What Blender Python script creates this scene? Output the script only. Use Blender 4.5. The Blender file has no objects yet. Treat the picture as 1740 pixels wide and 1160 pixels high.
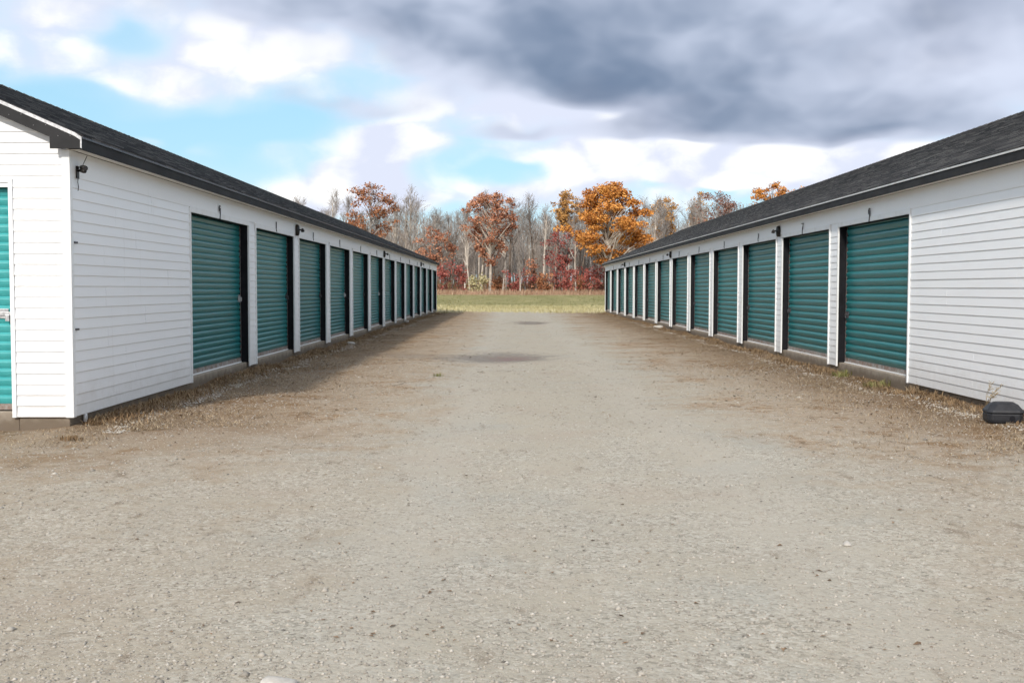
import bpy, bmesh, math, random
import numpy as np
from mathutils import Matrix, Vector

SC = bpy.context.scene
COL = SC.collection
rnd = random.Random(7)
rng = np.random.default_rng(11)

# ------------------------------------------------------------------ camera
FPX = 1866.8                     # focal length in pixels of the 1740 px wide photograph
CAM_Z = 1.31
cam = bpy.data.cameras.new('camera')
cam.sensor_width = 36.0
cam.lens = FPX / 1740.0 * 36.0
cam.clip_start = 0.05
cam.clip_end = 6000
cam_o = bpy.data.objects.new('camera', cam)
COL.objects.link(cam_o)
cam_o.matrix_world = (Matrix.Translation((0, 0, CAM_Z)) @ Matrix.Rotation(-0.00055, 4, 'Z')
                      @ Matrix.Rotation(math.pi / 2 - 0.04767, 4, 'X') @ Matrix.Rotation(0.0015, 4, 'Z'))
SC.camera = cam_o

# ------------------------------------------------------------------ light
SUN_DIR = Vector((-0.245, -0.80, 0.53)).normalized()      # towards the sun
SUN_EL = math.asin(SUN_DIR.z)
SUN_AZ = math.atan2(SUN_DIR.x, SUN_DIR.y)
sun = bpy.data.lights.new('sun', 'SUN')
sun.energy = 3.2
sun.angle = math.radians(3.5)
sun.color = (1.0, 0.93, 0.84)
sun_o = bpy.data.objects.new('sun', sun)
COL.objects.link(sun_o)
sun_o.rotation_euler = SUN_DIR.to_track_quat('Z', 'Y').to_euler()
SC.view_settings.view_transform = 'Standard'
SC.view_settings.look = 'None'
SC.view_settings.exposure = 0.22
SC.view_settings.gamma = 1.0
SC.view_settings.use_curve_mapping = False


# ------------------------------------------------------------------ node helper
class V:
    """a socket with arithmetic"""
    def __init__(s, T, sock): s.T, s.k = T, sock
    def _b(s, op, o, r=False): return s.T.math(op, o, s) if r else s.T.math(op, s, o)
    def __add__(s, o): return s._b('ADD', o)
    def __radd__(s, o): return s._b('ADD', o, True)
    def __sub__(s, o): return s._b('SUBTRACT', o)
    def __rsub__(s, o): return s._b('SUBTRACT', o, True)
    def __mul__(s, o): return s._b('MULTIPLY', o)
    def __rmul__(s, o): return s._b('MULTIPLY', o, True)
    def __truediv__(s, o): return s._b('DIVIDE', o)


class Tree:
    def __init__(s, nt):
        s.nt = nt
        nt.nodes.clear()
    def put(s, sock, v):
        if isinstance(v, V): s.nt.links.new(v.k, sock)
        elif isinstance(v, (tuple, list)) and len(v) == 3 and sock.type == 'RGBA': sock.default_value = (*v, 1)
        else: sock.default_value = v
    def node(s, typ, ins=None, **kw):
        n = s.nt.nodes.new(typ)
        for k, v in kw.items(): setattr(n, k, v)
        for k, v in (ins or {}).items(): s.put(n.inputs[k], v)
        return n
    def math(s, op, a, b=0.0, clamp=False):
        n = s.node('ShaderNodeMath', {0: a, 1: b}, operation=op)
        n.use_clamp = clamp
        return V(s, n.outputs[0])
    def vmath(s, op, a, b=(0, 0, 0)):
        n = s.node('ShaderNodeVectorMath', {0: a, 1: b}, operation=op)
        return V(s, n.outputs[0])
    def xyz(s, v):
        n = s.node('ShaderNodeSeparateXYZ', {0: v})
        return [V(s, n.outputs[i]) for i in range(3)]
    def comb(s, x, y, z):
        return V(s, s.node('ShaderNodeCombineXYZ', {0: x, 1: y, 2: z}).outputs[0])
    def noise(s, vec, scale, detail=4, rough=.55, dist=0.0, col=False):
        n = s.node('ShaderNodeTexNoise', {'Vector': vec, 'Scale': scale, 'Detail': detail, 'Roughness': rough, 'Distortion': dist})
        return V(s, n.outputs[1 if col else 0])
    def voro(s, vec, scale, out='Distance', feature='F1', rand=1.0):
        n = s.node('ShaderNodeTexVoronoi', {'Vector': vec, 'Scale': scale, 'Randomness': rand}, feature=feature)
        return V(s, n.outputs[out])
    def step(s, v, a, b):
        n = s.node('ShaderNodeMapRange', {0: v, 1: a, 2: b, 3: 0.0, 4: 1.0}, interpolation_type='SMOOTHSTEP')
        return V(s, n.outputs[0])
    def mix(s, f, a, b, mode='MIX'):
        n = s.nt.nodes.new('ShaderNodeMix')
        n.data_type = 'RGBA'; n.blend_type = mode; n.clamp_factor = True
        s.put(n.inputs[0], f); s.put(n.inputs[6], a); s.put(n.inputs[7], b)
        return V(s, n.outputs[2])
    def ramp(s, f, stops):
        n = s.node('ShaderNodeValToRGB', {0: f})
        e = n.color_ramp.elements
        while len(e) < len(stops): e.new(.5)
        for el, (p, c) in zip(e, stops): el.position = p; el.color = (*c, 1)
        return V(s, n.outputs[0])
    def bump(s, h, strength=.5, dist=.01):
        return V(s, s.node('ShaderNodeBump', {'Height': h, 'Strength': strength, 'Distance': dist}).outputs[0])
    def attr(s, name):
        n = s.node('ShaderNodeAttribute'); n.attribute_name = name
        return V(s, n.outputs['Fac'])
    def pos(s): return V(s, s.node('ShaderNodeNewGeometry').outputs['Position'])


# ------------------------------------------------------------------ sky
def pxdir(x, y):
    """photograph pixel -> (azimuth, elevation) of the view ray"""
    u, v = (x - 869) / FPX, (490 - y) / FPX
    return math.atan(u), math.atan(v * math.cos(math.atan(u)))


def make_world():
    w = bpy.data.worlds.new('World'); SC.world = w; w.use_nodes = True
    T = Tree(w.node_tree)
    d = V(T, T.node('ShaderNodeTexCoord').outputs['Generated'])
    d = T.vmath('NORMALIZE', d)
    x, y, z = T.xyz(d)
    az = T.math('ARCTAN2', x, y)
    el = T.math('ARCSINE', z)
    sky = T.node('ShaderNodeTexSky', sky_type='NISHITA')
    sky.sun_disc = False
    sky.sun_elevation = SUN_EL; sky.sun_rotation = SUN_AZ
    sky.air_density = 1.0; sky.dust_density = 0.6; sky.ozone_density = 1.6
    blue = V(T, sky.outputs[0])
    P = T.comb(x, y, z * 2.3)
    wx, wy, wz = T.xyz(T.noise(P, 7.0, 2, .6, col=True))
    wa = az + (wx - .5) * .13
    we = el + (wy - .5) * .075
    Q = T.comb(x + (wx - .5) * .05, y + (wz - .5) * .05, z * 1.7 + (wy - .5) * .05)
    n1 = T.noise(Q, 8.5, 6, .56)
    n1u = T.noise(T.vmath('ADD', Q, (-.014, 0.0, .022)), 8.5, 3, .56)
    n2 = T.noise(P, 2.6, 2, .55)
    puff = .42 - T.voro(Q, 17.0)
    uv = T.comb(wa, we, 0.0)

    def blobs(acc, lst):
        for px, py, sx, sy, amp in lst:
            a, e = pxdir(px, py)
            k = (FPX / sx, FPX / sy, 0.0)
            n = T.node('ShaderNodeVectorMath', {0: uv, 1: k, 2: (-a * k[0], -e * k[1], 0.0)}, operation='MULTIPLY_ADD')
            dd = T.node('ShaderNodeVectorMath', {0: V(T, n.outputs[0]), 1: V(T, n.outputs[0])}, operation='DOT_PRODUCT')
            ex = T.math('POWER', .3679, V(T, dd.outputs['Value']))
            acc = V(T, T.node('ShaderNodeMath', {0: ex, 1: amp, 2: acc}, operation='MULTIPLY_ADD').outputs[0])
        return acc

    # unseen cloud added overhead and behind the camera, its amount set for fill light
    high = T.step(el, .26, .50)
    behind = T.step(y, .5, -.2)
    over = T.math('MAXIMUM', high, behind)
    # grey layer of stratocumulus
    dark = blobs(over * .26, [
        (1120, 20, 380, 70, 1.0), (800, 95, 170, 60, 1.2), (960, 90, 220, 70, .7), (1080, 130, 260, 60, 1.1), (1330, 180, 260, 55, 1.25), (1470, 238, 170, 24, 1.0),
        (1150, 215, 240, 28, .85), (480, 15, 250, 48, 1.0), (900, 243, 110, 14, .75), (590, 190, 130, 22, .50), (1800, 130, 230, 100, .7), (1000, -90, 600, 80, .8),
        (1500, 70, 320, 70, .55), (1640, 110, 120, 30, -.20), (955, 195, 110, 20, -.75), (780, 66, 44, 26, -.70), (1200, 275, 260, 20, -.6), (1700, 20, 160, 60, .45), (420, 100, 90, 36, .22)])
    darkc = T.step(dark + (n1 - .5) * 1.0 + (n2 - .5) * .3 + puff * .15, .08, .72)
    # white cumulus behind and below it
    wht = blobs(over * .46, [
        (120, 20, 300, 80, .52), (60, 110, 120, 30, .25), (300, 140, 130, 40, .40), (655, 262, 85, 36, 1.2), (590, 312, 100, 26, .65), (450, 262, 50, 20, .42), (245, 238, 30, 12, .5), (330, 265, 30, 10, .3),
        (1080, 275, 230, 46, .95), (1380, 295, 240, 42, .95), (960, 195, 190, 42, .8), (440, 100, 130, 48, .52), (960, 335, 300, 22, .45), (700, 150, 140, 60, .35), (540, 338, 140, 18, .35),
        (235, 75, 40, 34, -.35), (330, 235, 220, 40, -.45), (60, 165, 140, 26, -.3), (1110, 335, 50, 12, -.5), (1255, 338, 45, 10, -.6), (860, 300, 50, 14, -.4), (1650, 60, 220, 90, .6)])
    whtc = T.step(wht + (n1 - .5) * 1.0 + puff * .34 + (n2 - .5) * .25, .06, .56)
    haze = T.step(wht + (n2 - .5) * .8 + (n1 - .5) * .5, -.15, .55)
    lit = T.step((n1 - n1u) * .9 + puff * .55 + (n1 - .5) * .35, -.14, .16)
    cw = T.mix(lit, (6.7, 7.1, 8.5), (9.8, 9.75, 9.6))
    shade = T.math('POWER', T.step(dark * .46 + (n1 - .5) * 1.5 + (n2 - .5) * .6 + (n1u - n1) * 1.6 + puff * .3, -.05, 1.25), .85)
    cd = T.mix(shade, (6.2, 6.7, 8.1), (1.45, 1.95, 3.0))
    air = T.math('POWER', T.math('MAXIMUM', 1.0 - T.math('ABSOLUTE', z), 0.0), 14.0)
    base = T.mix(.62, blue, (3.9, 7.5, 9.7))
    base = T.mix(air * .35, base, (7.0, 8.4, 9.4))
    base = T.mix(haze * .55, base, (7.6, 8.3, 9.4))
    c = T.mix(whtc * .95, base, cw)
    c = T.mix(darkc * .95, c, cd)
    bg = T.node('ShaderNodeBackground', {0: c, 1: 0.1})
    out = T.node('ShaderNodeOutputWorld')
    T.nt.links.new(bg.outputs[0], out.inputs[0])
    w.cycles.sampling_method = 'MANUAL'
    w.cycles.sample_map_resolution = 512


make_world()
SC.cycles.use_denoising = True
SC.cycles.use_adaptive_sampling = True
SC.cycles.adaptive_threshold = 0.03
SC.cycles.adaptive_min_samples = 12
SC.cycles.max_bounces = 5
SC.cycles.diffuse_bounces = 3
SC.cycles.glossy_bounces = 2

# ------------------------------------------------------------------ materials
MATS = {}


def mat(name, build, rough=.6, spec=.3, metal=0.0):
    m = bpy.data.materials.new(name); m.use_nodes = True
    T = Tree(m.node_tree)
    b = T.node('ShaderNodeBsdfPrincipled', {'Roughness': rough, 'Metallic': metal, 'Specular IOR Level': spec})
    out = T.node('ShaderNodeOutputMaterial')
    T.nt.links.new(b.outputs[0], out.inputs[0])
    r = build(T)
    if isinstance(r, dict):
        for k, v in r.items(): T.put(b.inputs[k], v)
    else:
        T.put(b.inputs['Base Color'], r)
    MATS[name] = m
    return m


def m_vinyl(T):
    p = T.pos(); x, y, z = T.xyz(p)
    n = T.noise(T.comb(x * 3, y * 3, z * .7), 1.5, 5, .6)
    f = T.noise(p, 40, 3, .6)
    splash = T.step(z + (T.noise(p, 5, 5, .7) - .5) * .5, .55, .08) * (.35 + T.noise(p, 24, 4, .7))
    c = T.mix(n * .22 + f * .06, (.84, .85, .86), (.75, .76, .75))
    c = T.mix(splash * .35, c, (.40, .35, .28))
    streak = T.step(T.noise(T.comb(x * 14, y * 14, z * .5), 1.0, 3, .6), .64, .8)
    c = T.mix(streak * .22, c, (.47, .46, .42))
    return {'Base Color': c, 'Normal': T.bump(T.noise(T.comb(x * 6, y * 6, z * 40), 1.0, 3), .08, .004)}


def m_trim(T):
    p = T.pos()
    n = T.noise(p, 7, 5, .6)
    return {'Base Color': T.mix(T.step(n, .45, .8) * .4, (.79, .80, .80), (.58, .57, .53))}


def m_soffit(T):
    p = T.pos(); x, y, z = T.xyz(p)
    g = T.math('PINGPONG', y, .05)
    groove = T.step(g, .007, .0)
    c = T.mix(T.noise(p, 3, 4) * .3, (.76, .75, .72), (.6, .59, .55))
    return {'Base Color': c, 'Normal': T.bump(groove * -1.0, .6, .006)}


def m_door(T):
    p = T.pos(); x, y, z = T.xyz(p)
    n = T.noise(T.comb(x * 2, y * 2, z * .8), 1.0, 5, .6)
    f = T.noise(p, 26, 4, .65)
    bay = T.math('FLOOR', (y - 13.9) * (1 / 3.53676))
    wn = T.node('ShaderNodeTexWhiteNoise', {'Vector': T.comb(bay, T.math('SIGN', x), 1.0)}, noise_dimensions='3D')
    c = T.mix(V(T, wn.outputs[0]) * .7 + n * .3, (.006, .142, .152), (.014, .190, .197))
    c = T.mix(T.step(f, .52, .8) * .3, c, (.035, .24, .23))
    low = T.step(z + (f - .5) * .3, .50, .2)
    c = T.mix(low * .35, c, (.10, .19, .17))
    drip = T.step(T.noise(T.comb(x * 9, y * 9, z * .6), 1.0, 4, .65), .62, .76)
    c = T.mix(drip * .12, c, (.17, .24, .21))
    return {'Base Color': c, 'Roughness': .26 + f * .2}


def m_rustbar(T):
    p = T.pos(); n = T.noise(p, 12, 5, .7)
    return {'Base Color': T.mix(T.step(n, .38, .62), (.32, .31, .29), (.21, .14, .11)), 'Roughness': .6}


def m_plain(c0, c1, s=6.0):
    return lambda T: T.mix(T.step(T.noise(T.pos(), s, 4, .6), .3, .72), c0, c1)


def m_shingle(T):
    p = T.pos(); x, y, z = T.xyz(p)
    row = T.math('FLOOR', (z - 2.682) * 16.6)
    cell = T.math('FLOOR', y * 4.2 + T.math('FRACT', row * .377) * 3.0 + T.noise(T.comb(0, y, row), 1.3, 2) * 2.0)
    wn = T.node('ShaderNodeTexWhiteNoise', {'Vector': T.comb(cell, row, 3.0)}, noise_dimensions='3D')
    tone = V(T, wn.outputs[0])
    big = T.noise(p, .8, 4, .6)
    f = T.noise(p, 120, 3, .7)
    g = tone * .62 + f * .45 + (big - .5) * .5
    c = T.ramp(g, [(0.05, (.026, .025, .027)), (.45, (.060, .058, .059)), (.75, (.100, .096, .092)), (1.0, (.18, .172, .162))])
    return {'Base Color': c, 'Roughness': .9, 'Normal': T.bump(f, .5, .004)}


def m_concrete(T):
    p = T.pos(); x, y, z = T.xyz(p)
    n = T.noise(p, 6, 6, .65)
    c = T.mix(n, (.42, .36, .29), (.30, .26, .21))
    c = T.mix(T.step(z + (n - .5) * .22, .22, .06) * .8, c, (.115, .085, .058))  # soil colour low down, which also paints in the shade under the siding
    return {'Base Color': c, 'Roughness': .9, 'Normal': T.bump(T.noise(p, 50, 4), .3, .006)}


mat('vinyl_siding', m_vinyl, .42, .35)
mat('white_trim', m_trim, .4, .35)
mat('soffit_vinyl', m_soffit, .5, .3)
mat('teal_steel', m_door, .4, .5)
mat('pale_teal', m_plain((.045, .33, .335), (.07, .39, .39), 5), .45, .35)  # paler teal than the lane doors, for the gable end door
mat('rusty_bar', m_rustbar, .6)
mat('black_jamb', m_plain((.007, .007, .009), (.012, .012, .015)), .6, .15)
mat('dark_fascia', m_plain((.026, .026, .027), (.038, .038, .039), 3), .7, .12)
mat('track_steel', m_plain((.12, .10, .095), (.20, .18, .17), 20), .5, .4, .3)
mat('bright_metal', m_plain((.58, .58, .58), (.36, .36, .37), 30), .42, .5, .6)
mat('shingles', m_shingle, .9, .15)
mat('concrete', m_concrete, .9, .2)
mat('black_metal', m_plain((.012, .010, .009), (.024, .021, .018), 20), .45, .35)
mat('grey_metal', m_plain((.05, .05, .055), (.11, .11, .12), 30), .4, .4, .3)
mat('lens_glass', lambda T: {'Base Color': (.02, .02, .025)}, .08, .6)
mat('black_plastic', m_plain((.014, .015, .018), (.028, .029, .033), 14), .5, .35)
mat('pvc_pipe', m_plain((.70, .70, .69), (.55, .55, .53), 9), .4, .3)
mat('pale_stone', m_plain((.55, .52, .47), (.38, .35, .31), 18), .9, .2)
mat('bark_grey', m_plain((.36, .335, .31), (.19, .175, .165), .9), .9, .1)
mat('bark_pale', m_plain((.66, .60, .52), (.36, .31, .26), 1.1), .9, .1)
mat('bark_brown', m_plain((.19, .15, .12), (.10, .08, .065), 1.2), .9, .1)
mat('far_twigs', m_plain((.33, .29, .255), (.19, .165, .145), .25), .9, .1)
mat('twig_grey', m_plain((.38, .345, .315), (.24, .215, .195), .5), .9, .1)


def m_leaf(c0, c1, c2):
    def f(T):
        t = T.attr('tone')
        c = T.ramp(t, [(0.0, c0), (.5, c1), (1.0, c2)])
        return {'Base Color': c, 'Roughness': .75}
    return f


mat('leaf_orange', m_leaf((0.283, 0.100, 0.026), (0.543, 0.224, 0.053), (0.732, 0.378, 0.106)), .7, .2)
mat('leaf_brown', m_leaf((0.189, 0.077, 0.038), (0.354, 0.147, 0.071), (0.519, 0.260, 0.130)), .7, .2)
mat('leaf_rust', m_leaf((0.224, 0.088, 0.053), (0.401, 0.171, 0.100), (0.566, 0.295, 0.177)), .7, .2)
mat('leaf_red', m_leaf((0.177, 0.047, 0.042), (0.342, 0.092, 0.077), (0.472, 0.177, 0.136)), .7, .2)
mat('leaf_yellow', m_leaf((0.354, 0.177, 0.059), (0.543, 0.295, 0.094), (0.661, 0.401, 0.153)), .7, .2)
mat('leaf_dusky', m_leaf((.13, .065, .055), (.24, .12, .09), (.34, .19, .14)), .7, .2)
mat('straw', m_leaf((.19, .13, .075), (.34, .25, .155), (.50, .41, .28)), .8, .1)
mat('dead_weeds', m_leaf((.12, .075, .04), (.24, .155, .085), (.36, .26, .15)), .8, .1)
mat('green_grass', m_leaf((.10, .11, .03), (.20, .20, .075), (.34, .31, .15)), .8, .1)
mat('field_tuft', m_leaf((.32, .28, .13), (.46, .41, .22), (.60, .54, .34)), .8, .1)
mat('red_grass', m_leaf((.24, .14, .09), (.38, .24, .16), (.50, .37, .25)), .8, .1)
mat('dry_stem', m_plain((.46, .38, .26), (.34, .27, .17), 20), .8, .1)
mat('pebble', m_leaf((.13, .12, .105), (.36, .325, .275), (.52, .48, .42)), .85, .2)
mat('dead_leaf', m_leaf((.10, .07, .045), (.20, .13, .08), (.30, .20, .12)), .8, .15)


# ------------------------------------------------------------------ ground
LANE_L, LANE_R = -4.0616, 5.0896
END_Y = 59.50


def gz(x, y):
    x = np.asarray(x, float); y = np.asarray(y, float)
    t = np.clip((y - 80) / 120, 0, 1)
    z = .62 * t * t * (3 - 2 * t)
    bump = (.011 * np.sin(x * 1.7 + .6 * y) + .009 * np.sin(.9 * x - 1.3 * y + 1.1) + .012 * np.sin(.33 * x + .41 * y + 2.2)
            + .006 * np.sin(3.1 * x + 2.3 * y) + .005 * np.sin(4.7 * x - 3.6 * y + .5))
    # two old potholes
    for (cx, cy, rx, ry, dp) in ((-.30, 21.3, 1.05, 2.0, .028), (.75, 42.5, .9, 2.6, .03)):
        q = ((x - cx) / rx) ** 2 + ((y - cy) / ry) ** 2
        bump = bump - dp * np.exp(-q)
    # soil heaped a little against the foundations
    inb = (y > 9) & (y < 61)
    heap = np.exp(-np.abs(x - LANE_L) / .35) + np.exp(-np.abs(x - LANE_R) / .35)
    bump = bump + .080 * heap * inb * (.6 + .4 * np.sin(y * 1.9) * np.sin(y * .7 + 1))
    return z + bump


def m_ground(T):
    p = T.pos(); x, y, z = T.xyz(p)
    flat = T.comb(x, y, 0.0)
    # near foundations: how far from the wall line
    n_lo = T.noise(flat, .45, 5, .6)
    n_md = T.noise(flat, 1.7, 6, .62)
    n_hi = T.noise(flat, 9, 5, .65)
    st = T.noise(T.comb(x * 2.2, y * .8, 0.0), 2.2, 5, .65)
    centre = T.math('ABSOLUTE', x - .62 + (n_lo - .5) * 2.2)
    inlane = T.step(y + (n_md - .5) * 3.0, 6.8, 11.0)
    dirt = T.step(centre + (n_md - .5) * 2.2 + (n_hi - .5) * .8, 1.05, 2.4) * (inlane * .68 + .32)
    edge = T.step(centre + (n_md - .5) * 1.7 + (n_hi - .5) * 1.3, 2.1, 3.5) * inlane
    patch = T.step(n_md * .6 + n_hi * .4 + (n_lo - .5) * .8, .50, .64)
    # stones at three sizes
    vn1 = T.node('ShaderNodeTexVoronoi', {'Vector': flat, 'Scale': 62.0}); vn2 = T.node('ShaderNodeTexVoronoi', {'Vector': flat, 'Scale': 27.0})
    t1 = T.xyz(V(T, vn1.outputs['Color']))[0]; t2 = T.xyz(V(T, vn2.outputs['Color']))[1]
    d1 = V(T, vn1.outputs['Distance']); d2 = V(T, vn2.outputs['Distance'])
    fine = T.noise(flat, 190, 3, .75)
    n_cl = T.noise(flat, 24, 3, .6)
    grav = T.ramp(t1 * .55 + t2 * .25 + fine * .25 + (n_cl - .5) * .5, [(0.05, (0.167, 0.151, 0.121)), (.38, (0.343, 0.317, 0.260)), (.66, (0.422, 0.392, 0.327)), (1.0, (0.528, 0.502, 0.440))])
    dust = T.mix(n_hi, (0.414, 0.378, 0.308), (0.352, 0.317, 0.246))
    c = T.mix(T.step(n_md + (fine - .5) * .7 + (n_cl - .5) * .5 + T.step(y, 7.0, 12.0) * .16, .40, .70), grav, dust)
    hue = T.noise(flat, .8, 4, .6)
    c = T.mix(T.step(hue, .52, .68) * .55, c, T.mix(fine, (0.326, 0.277, 0.216), (0.414, 0.361, 0.290)))
    c = T.mix(T.step(hue, .46, .32) * .5, c, T.mix(fine, (0.304, 0.299, 0.255), (0.405, 0.396, 0.348)))
    tan = T.mix(T.step(n_hi + (fine - .5) * .5, .35, .7), (.345, .245, .150), (.225, .148, .085))
    tan = T.mix(T.step(t1, .75, .95) * .5, tan, (.46, .41, .34))
    c = T.mix(dirt * (.50 + patch * .5), c, tan)
    c = T.mix(edge * (.55 + patch * .42), c, T.mix(n_hi, (.135, .083, .044), (.265, .172, .093)))
    wall_d = T.math('MINIMUM', x - LANE_L, LANE_R - x)
    soil = T.step(wall_d + (n_hi - .5) * .9 + (n_md - .5) * 1.3, 1.45, .25) * T.step(y, 9.7, 10.6) * T.step(y, 60.5, 59.0)
    c = T.mix(soil * (.55 + patch * .4), c, T.mix(n_hi, (.080, .050, .027), (.165, .105, .058)))
    for tx in (-.55, 1.45):
        tr = T.step(T.math('ABSOLUTE', x - tx + (n_lo - .5) * 1.4), .42, .08)
        c = T.mix(tr * .45 * T.step(n_md, .25, .55), c, (0.414, 0.383, 0.321))
    c = T.mix(1.0, c, (.975, .962, .955), 'MULTIPLY')
    # scuffs and organic litter: sparse dark-brown specks that lie across the tracks
    speck = T.step(st + (fine - .5) * .35 + (n_lo - .5) * .25, .60, .70)
    c = T.mix(speck * (.42 + dirt * .55), c, (.155, .11, .07))
    clod = T.step(T.noise(T.comb(x * 1.0, y * .7, 4.0), 14, 4, .7) + (n_lo - .5) * .3, .60, .72)
    c = T.mix(clod * (.28 + dirt * .45), c, (.19, .14, .095))
    # damp potholes with a reddish silt bottom
    wet = T.math('MULTIPLY', x, 0.0)
    for cx, cy, rx, ry, col, am in ((-.30, 21.3, 1.15, 1.75, (.175, .15, .125), .85), (-.12, 21.1, .40, .8, (.16, .075, .045), .75),
                                    (.75, 42.5, .75, 2.2, (.16, .13, .105), .8), (-2.1, 21.6, .9, .8, (.19, .15, .11), .5)):
        dx = (x - cx + (n_md - .5) * 2.2) * (1 / rx); dy = (y - cy + (n_hi - .5) * 2.2) * (1 / ry)
        q = dx * dx + dy * dy + (n_hi - .5) * 2.4 + (n_cl - .5) * 2.2
        pm = T.step(q, 1.25, .15) * am
        wet = wet + pm
        c = T.mix(pm, c, col)
    # grass field behind the buildings
    fn = T.noise(T.comb(x, y * .35, 0.0), .35, 6, .65)
    fld = T.mix(T.step(fn, .35, .68), (.205, .19, .078), (.31, .275, .13))
    fld = T.mix(T.step(y + (fn - .5) * 26, 82, 66) * .9, fld, (.52, .46, .29))
    fld = T.mix(T.step(y + (fn - .5) * 30, 146, 170), fld, (.37, .27, .165))
    isf = T.step(y + (n_md - .5) * 9 + (n_hi - .5) * 5.0 + (n_lo - .5) * 6, 61.0, 66.5)
    side = T.step(T.math('ABSOLUTE', x - .5), 16.0, 22.0) * T.step(y, 30, 45)
    c = T.mix(T.math('MAXIMUM', isf, side), c, fld)
    h = (1.0 - d1 * 1.3) * .5 + (1.0 - d2) * .6 + fine * .3 + n_hi * 1.4
    return {'Base Color': c, 'Roughness': .93 - wet * .3, 'Normal': T.bump(h, .5, .008)}


mat('ground', m_ground, .93, .12)


def add_mesh(name, verts, faces, m, parent=None, smooth=False, tone=None):
    me = bpy.data.meshes.new(name)
    if isinstance(verts, np.ndarray):
        nf, k = faces.shape
        me.vertices.add(len(verts)); me.vertices.foreach_set('co', verts.astype(np.float32).ravel())
        me.loops.add(nf * k); me.loops.foreach_set('vertex_index', faces.astype(np.int32).ravel())
        me.polygons.add(nf)
        me.polygons.foreach_set('loop_start', np.arange(0, nf * k, k, dtype=np.int32))
        me.polygons.foreach_set('loop_total', np.full(nf, k, dtype=np.int32))
        if smooth: me.polygons.foreach_set('use_smooth', np.ones(nf, dtype=bool))
        if tone is not None:
            a = me.attributes.new('tone', 'FLOAT', 'FACE'); a.data.foreach_set('value', np.asarray(tone, np.float32))
        me.update(calc_edges=True)
    else:
        me.from_pydata(verts, [], faces)
        if smooth:
            for p in me.polygons: p.use_smooth = True
        me.update()
    me.materials.append(MATS[m])
    return link(name, me, parent)


def link(name, data, parent=None):
    o = bpy.data.objects.new(name, data)
    COL.objects.link(o)
    if parent is not None: o.parent = parent
    return o


def tag(o, label=None, cat=None, group=None, kind=None):
    if label: o['label'] = label
    if cat: o['category'] = cat
    if group: o['group'] = group
    if kind: o['kind'] = kind
    return o


def build_ground():
    xs = np.concatenate([[-1500, -700, -350, -180, -110, -70, -45, -30, -22, -16, -12], np.arange(-9, 9.01, .14),
                         [12, 16, 22, 30, 45, 70, 110, 180, 350, 700, 1500]])
    ys = np.concatenate([[-300, -100, -40, -15, -5, -1, 1], np.arange(2.5, 30, .14), np.arange(30, 64, .3), np.arange(64, 100, 2),
                         np.arange(100, 260, 10), [300, 400, 600, 1000, 2000]])
    X, Y = np.meshgrid(xs, ys)
    Z = gz(X, Y)
    v = np.stack([X.ravel(), Y.ravel(), Z.ravel()], 1)
    nx, ny = len(xs), len(ys)
    i, j = np.meshgrid(np.arange(nx - 1), np.arange(ny - 1))
    a = (j * nx + i).ravel()
    f = np.stack([a, a + 1, a + 1 + nx, a + nx], 1)
    o = add_mesh('ground', v, f, 'ground', smooth=True)
    tag(o, 'packed grey gravel yard between the storage rows with grass field beyond', 'ground', kind='structure')


build_ground()


# ------------------------------------------------------------------ mesh helpers
class MB:
    def __init__(s): s.v, s.f = [], []
    def quad(s, *p):
        n = len(s.v); s.v += [tuple(q) for q in p]; s.f.append(tuple(range(n, n + len(p))))
    def box(s, x0, x1, y0, y1, z0, z1):
        if x0 > x1: x0, x1 = x1, x0
        n = len(s.v)
        s.v += [(x, y, z) for z in (z0, z1) for y in (y0, y1) for x in (x0, x1)]
        for q in ((0, 2, 3, 1), (4, 5, 7, 6), (0, 1, 5, 4), (2, 6, 7, 3), (0, 4, 6, 2), (1, 3, 7, 5)):
            s.f.append(tuple(n + k for k in q))
        return s
    def prism(s, poly, y0, y1):
        """poly of (x, z) extruded along y"""
        n = len(s.v); k = len(poly)
        s.v += [(x, y0, z) for x, z in poly] + [(x, y1, z) for x, z in poly]
        for i in range(k):
            j = (i + 1) % k
            s.f.append((n + i, n + j, n + k + j, n + k + i))
        s.f.append(tuple(n + i for i in range(k))[::-1]); s.f.append(tuple(n + k + i for i in range(k)))
        return s
    def tube(s, pts, rads, sides=8, cap=True):
        pts = [Vector(p) for p in pts]
        n0 = len(s.v)
        for i, p in enumerate(pts):
            d = (pts[min(i + 1, len(pts) - 1)] - pts[max(i - 1, 0)]).normalized()
            a = d.orthogonal().normalized() if abs(d.z) < .95 else Vector((1, 0, 0)).cross(d).normalized()
            if i and a.dot(pa) < 0: a = -a
            pa = a
            b = d.cross(a)
            for k in range(sides):
                t = 2 * math.pi * k / sides
                s.v.append(tuple(p + (a * math.cos(t) + b * math.sin(t)) * rads[i]))
        for i in range(len(pts) - 1):
            for k in range(sides):
                j = (k + 1) % sides
                q = n0 + i * sides
                s.f.append((q + k, q + j, q + sides + j, q + sides + k))
        if cap:
            s.f.append(tuple(n0 + k for k in range(sides))[::-1])
            q = n0 + (len(pts) - 1) * sides
            s.f.append(tuple(q + k for k in range(sides)))
        return s
    def build(s, name, m, parent=None, smooth=False):
        return add_mesh(name, s.v, s.f, m, parent, smooth)
    def mesh(s, name, m):
        me = bpy.data.meshes.new(name); me.from_pydata(s.v, [], s.f); me.update(); me.materials.append(MATS[m])
        return me


def bevel(o, w=.004, seg=2):
    md = o.modifiers.new('bevel', 'BEVEL'); md.width = w; md.segments = seg; md.limit_method = 'ANGLE'
    return o


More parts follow.
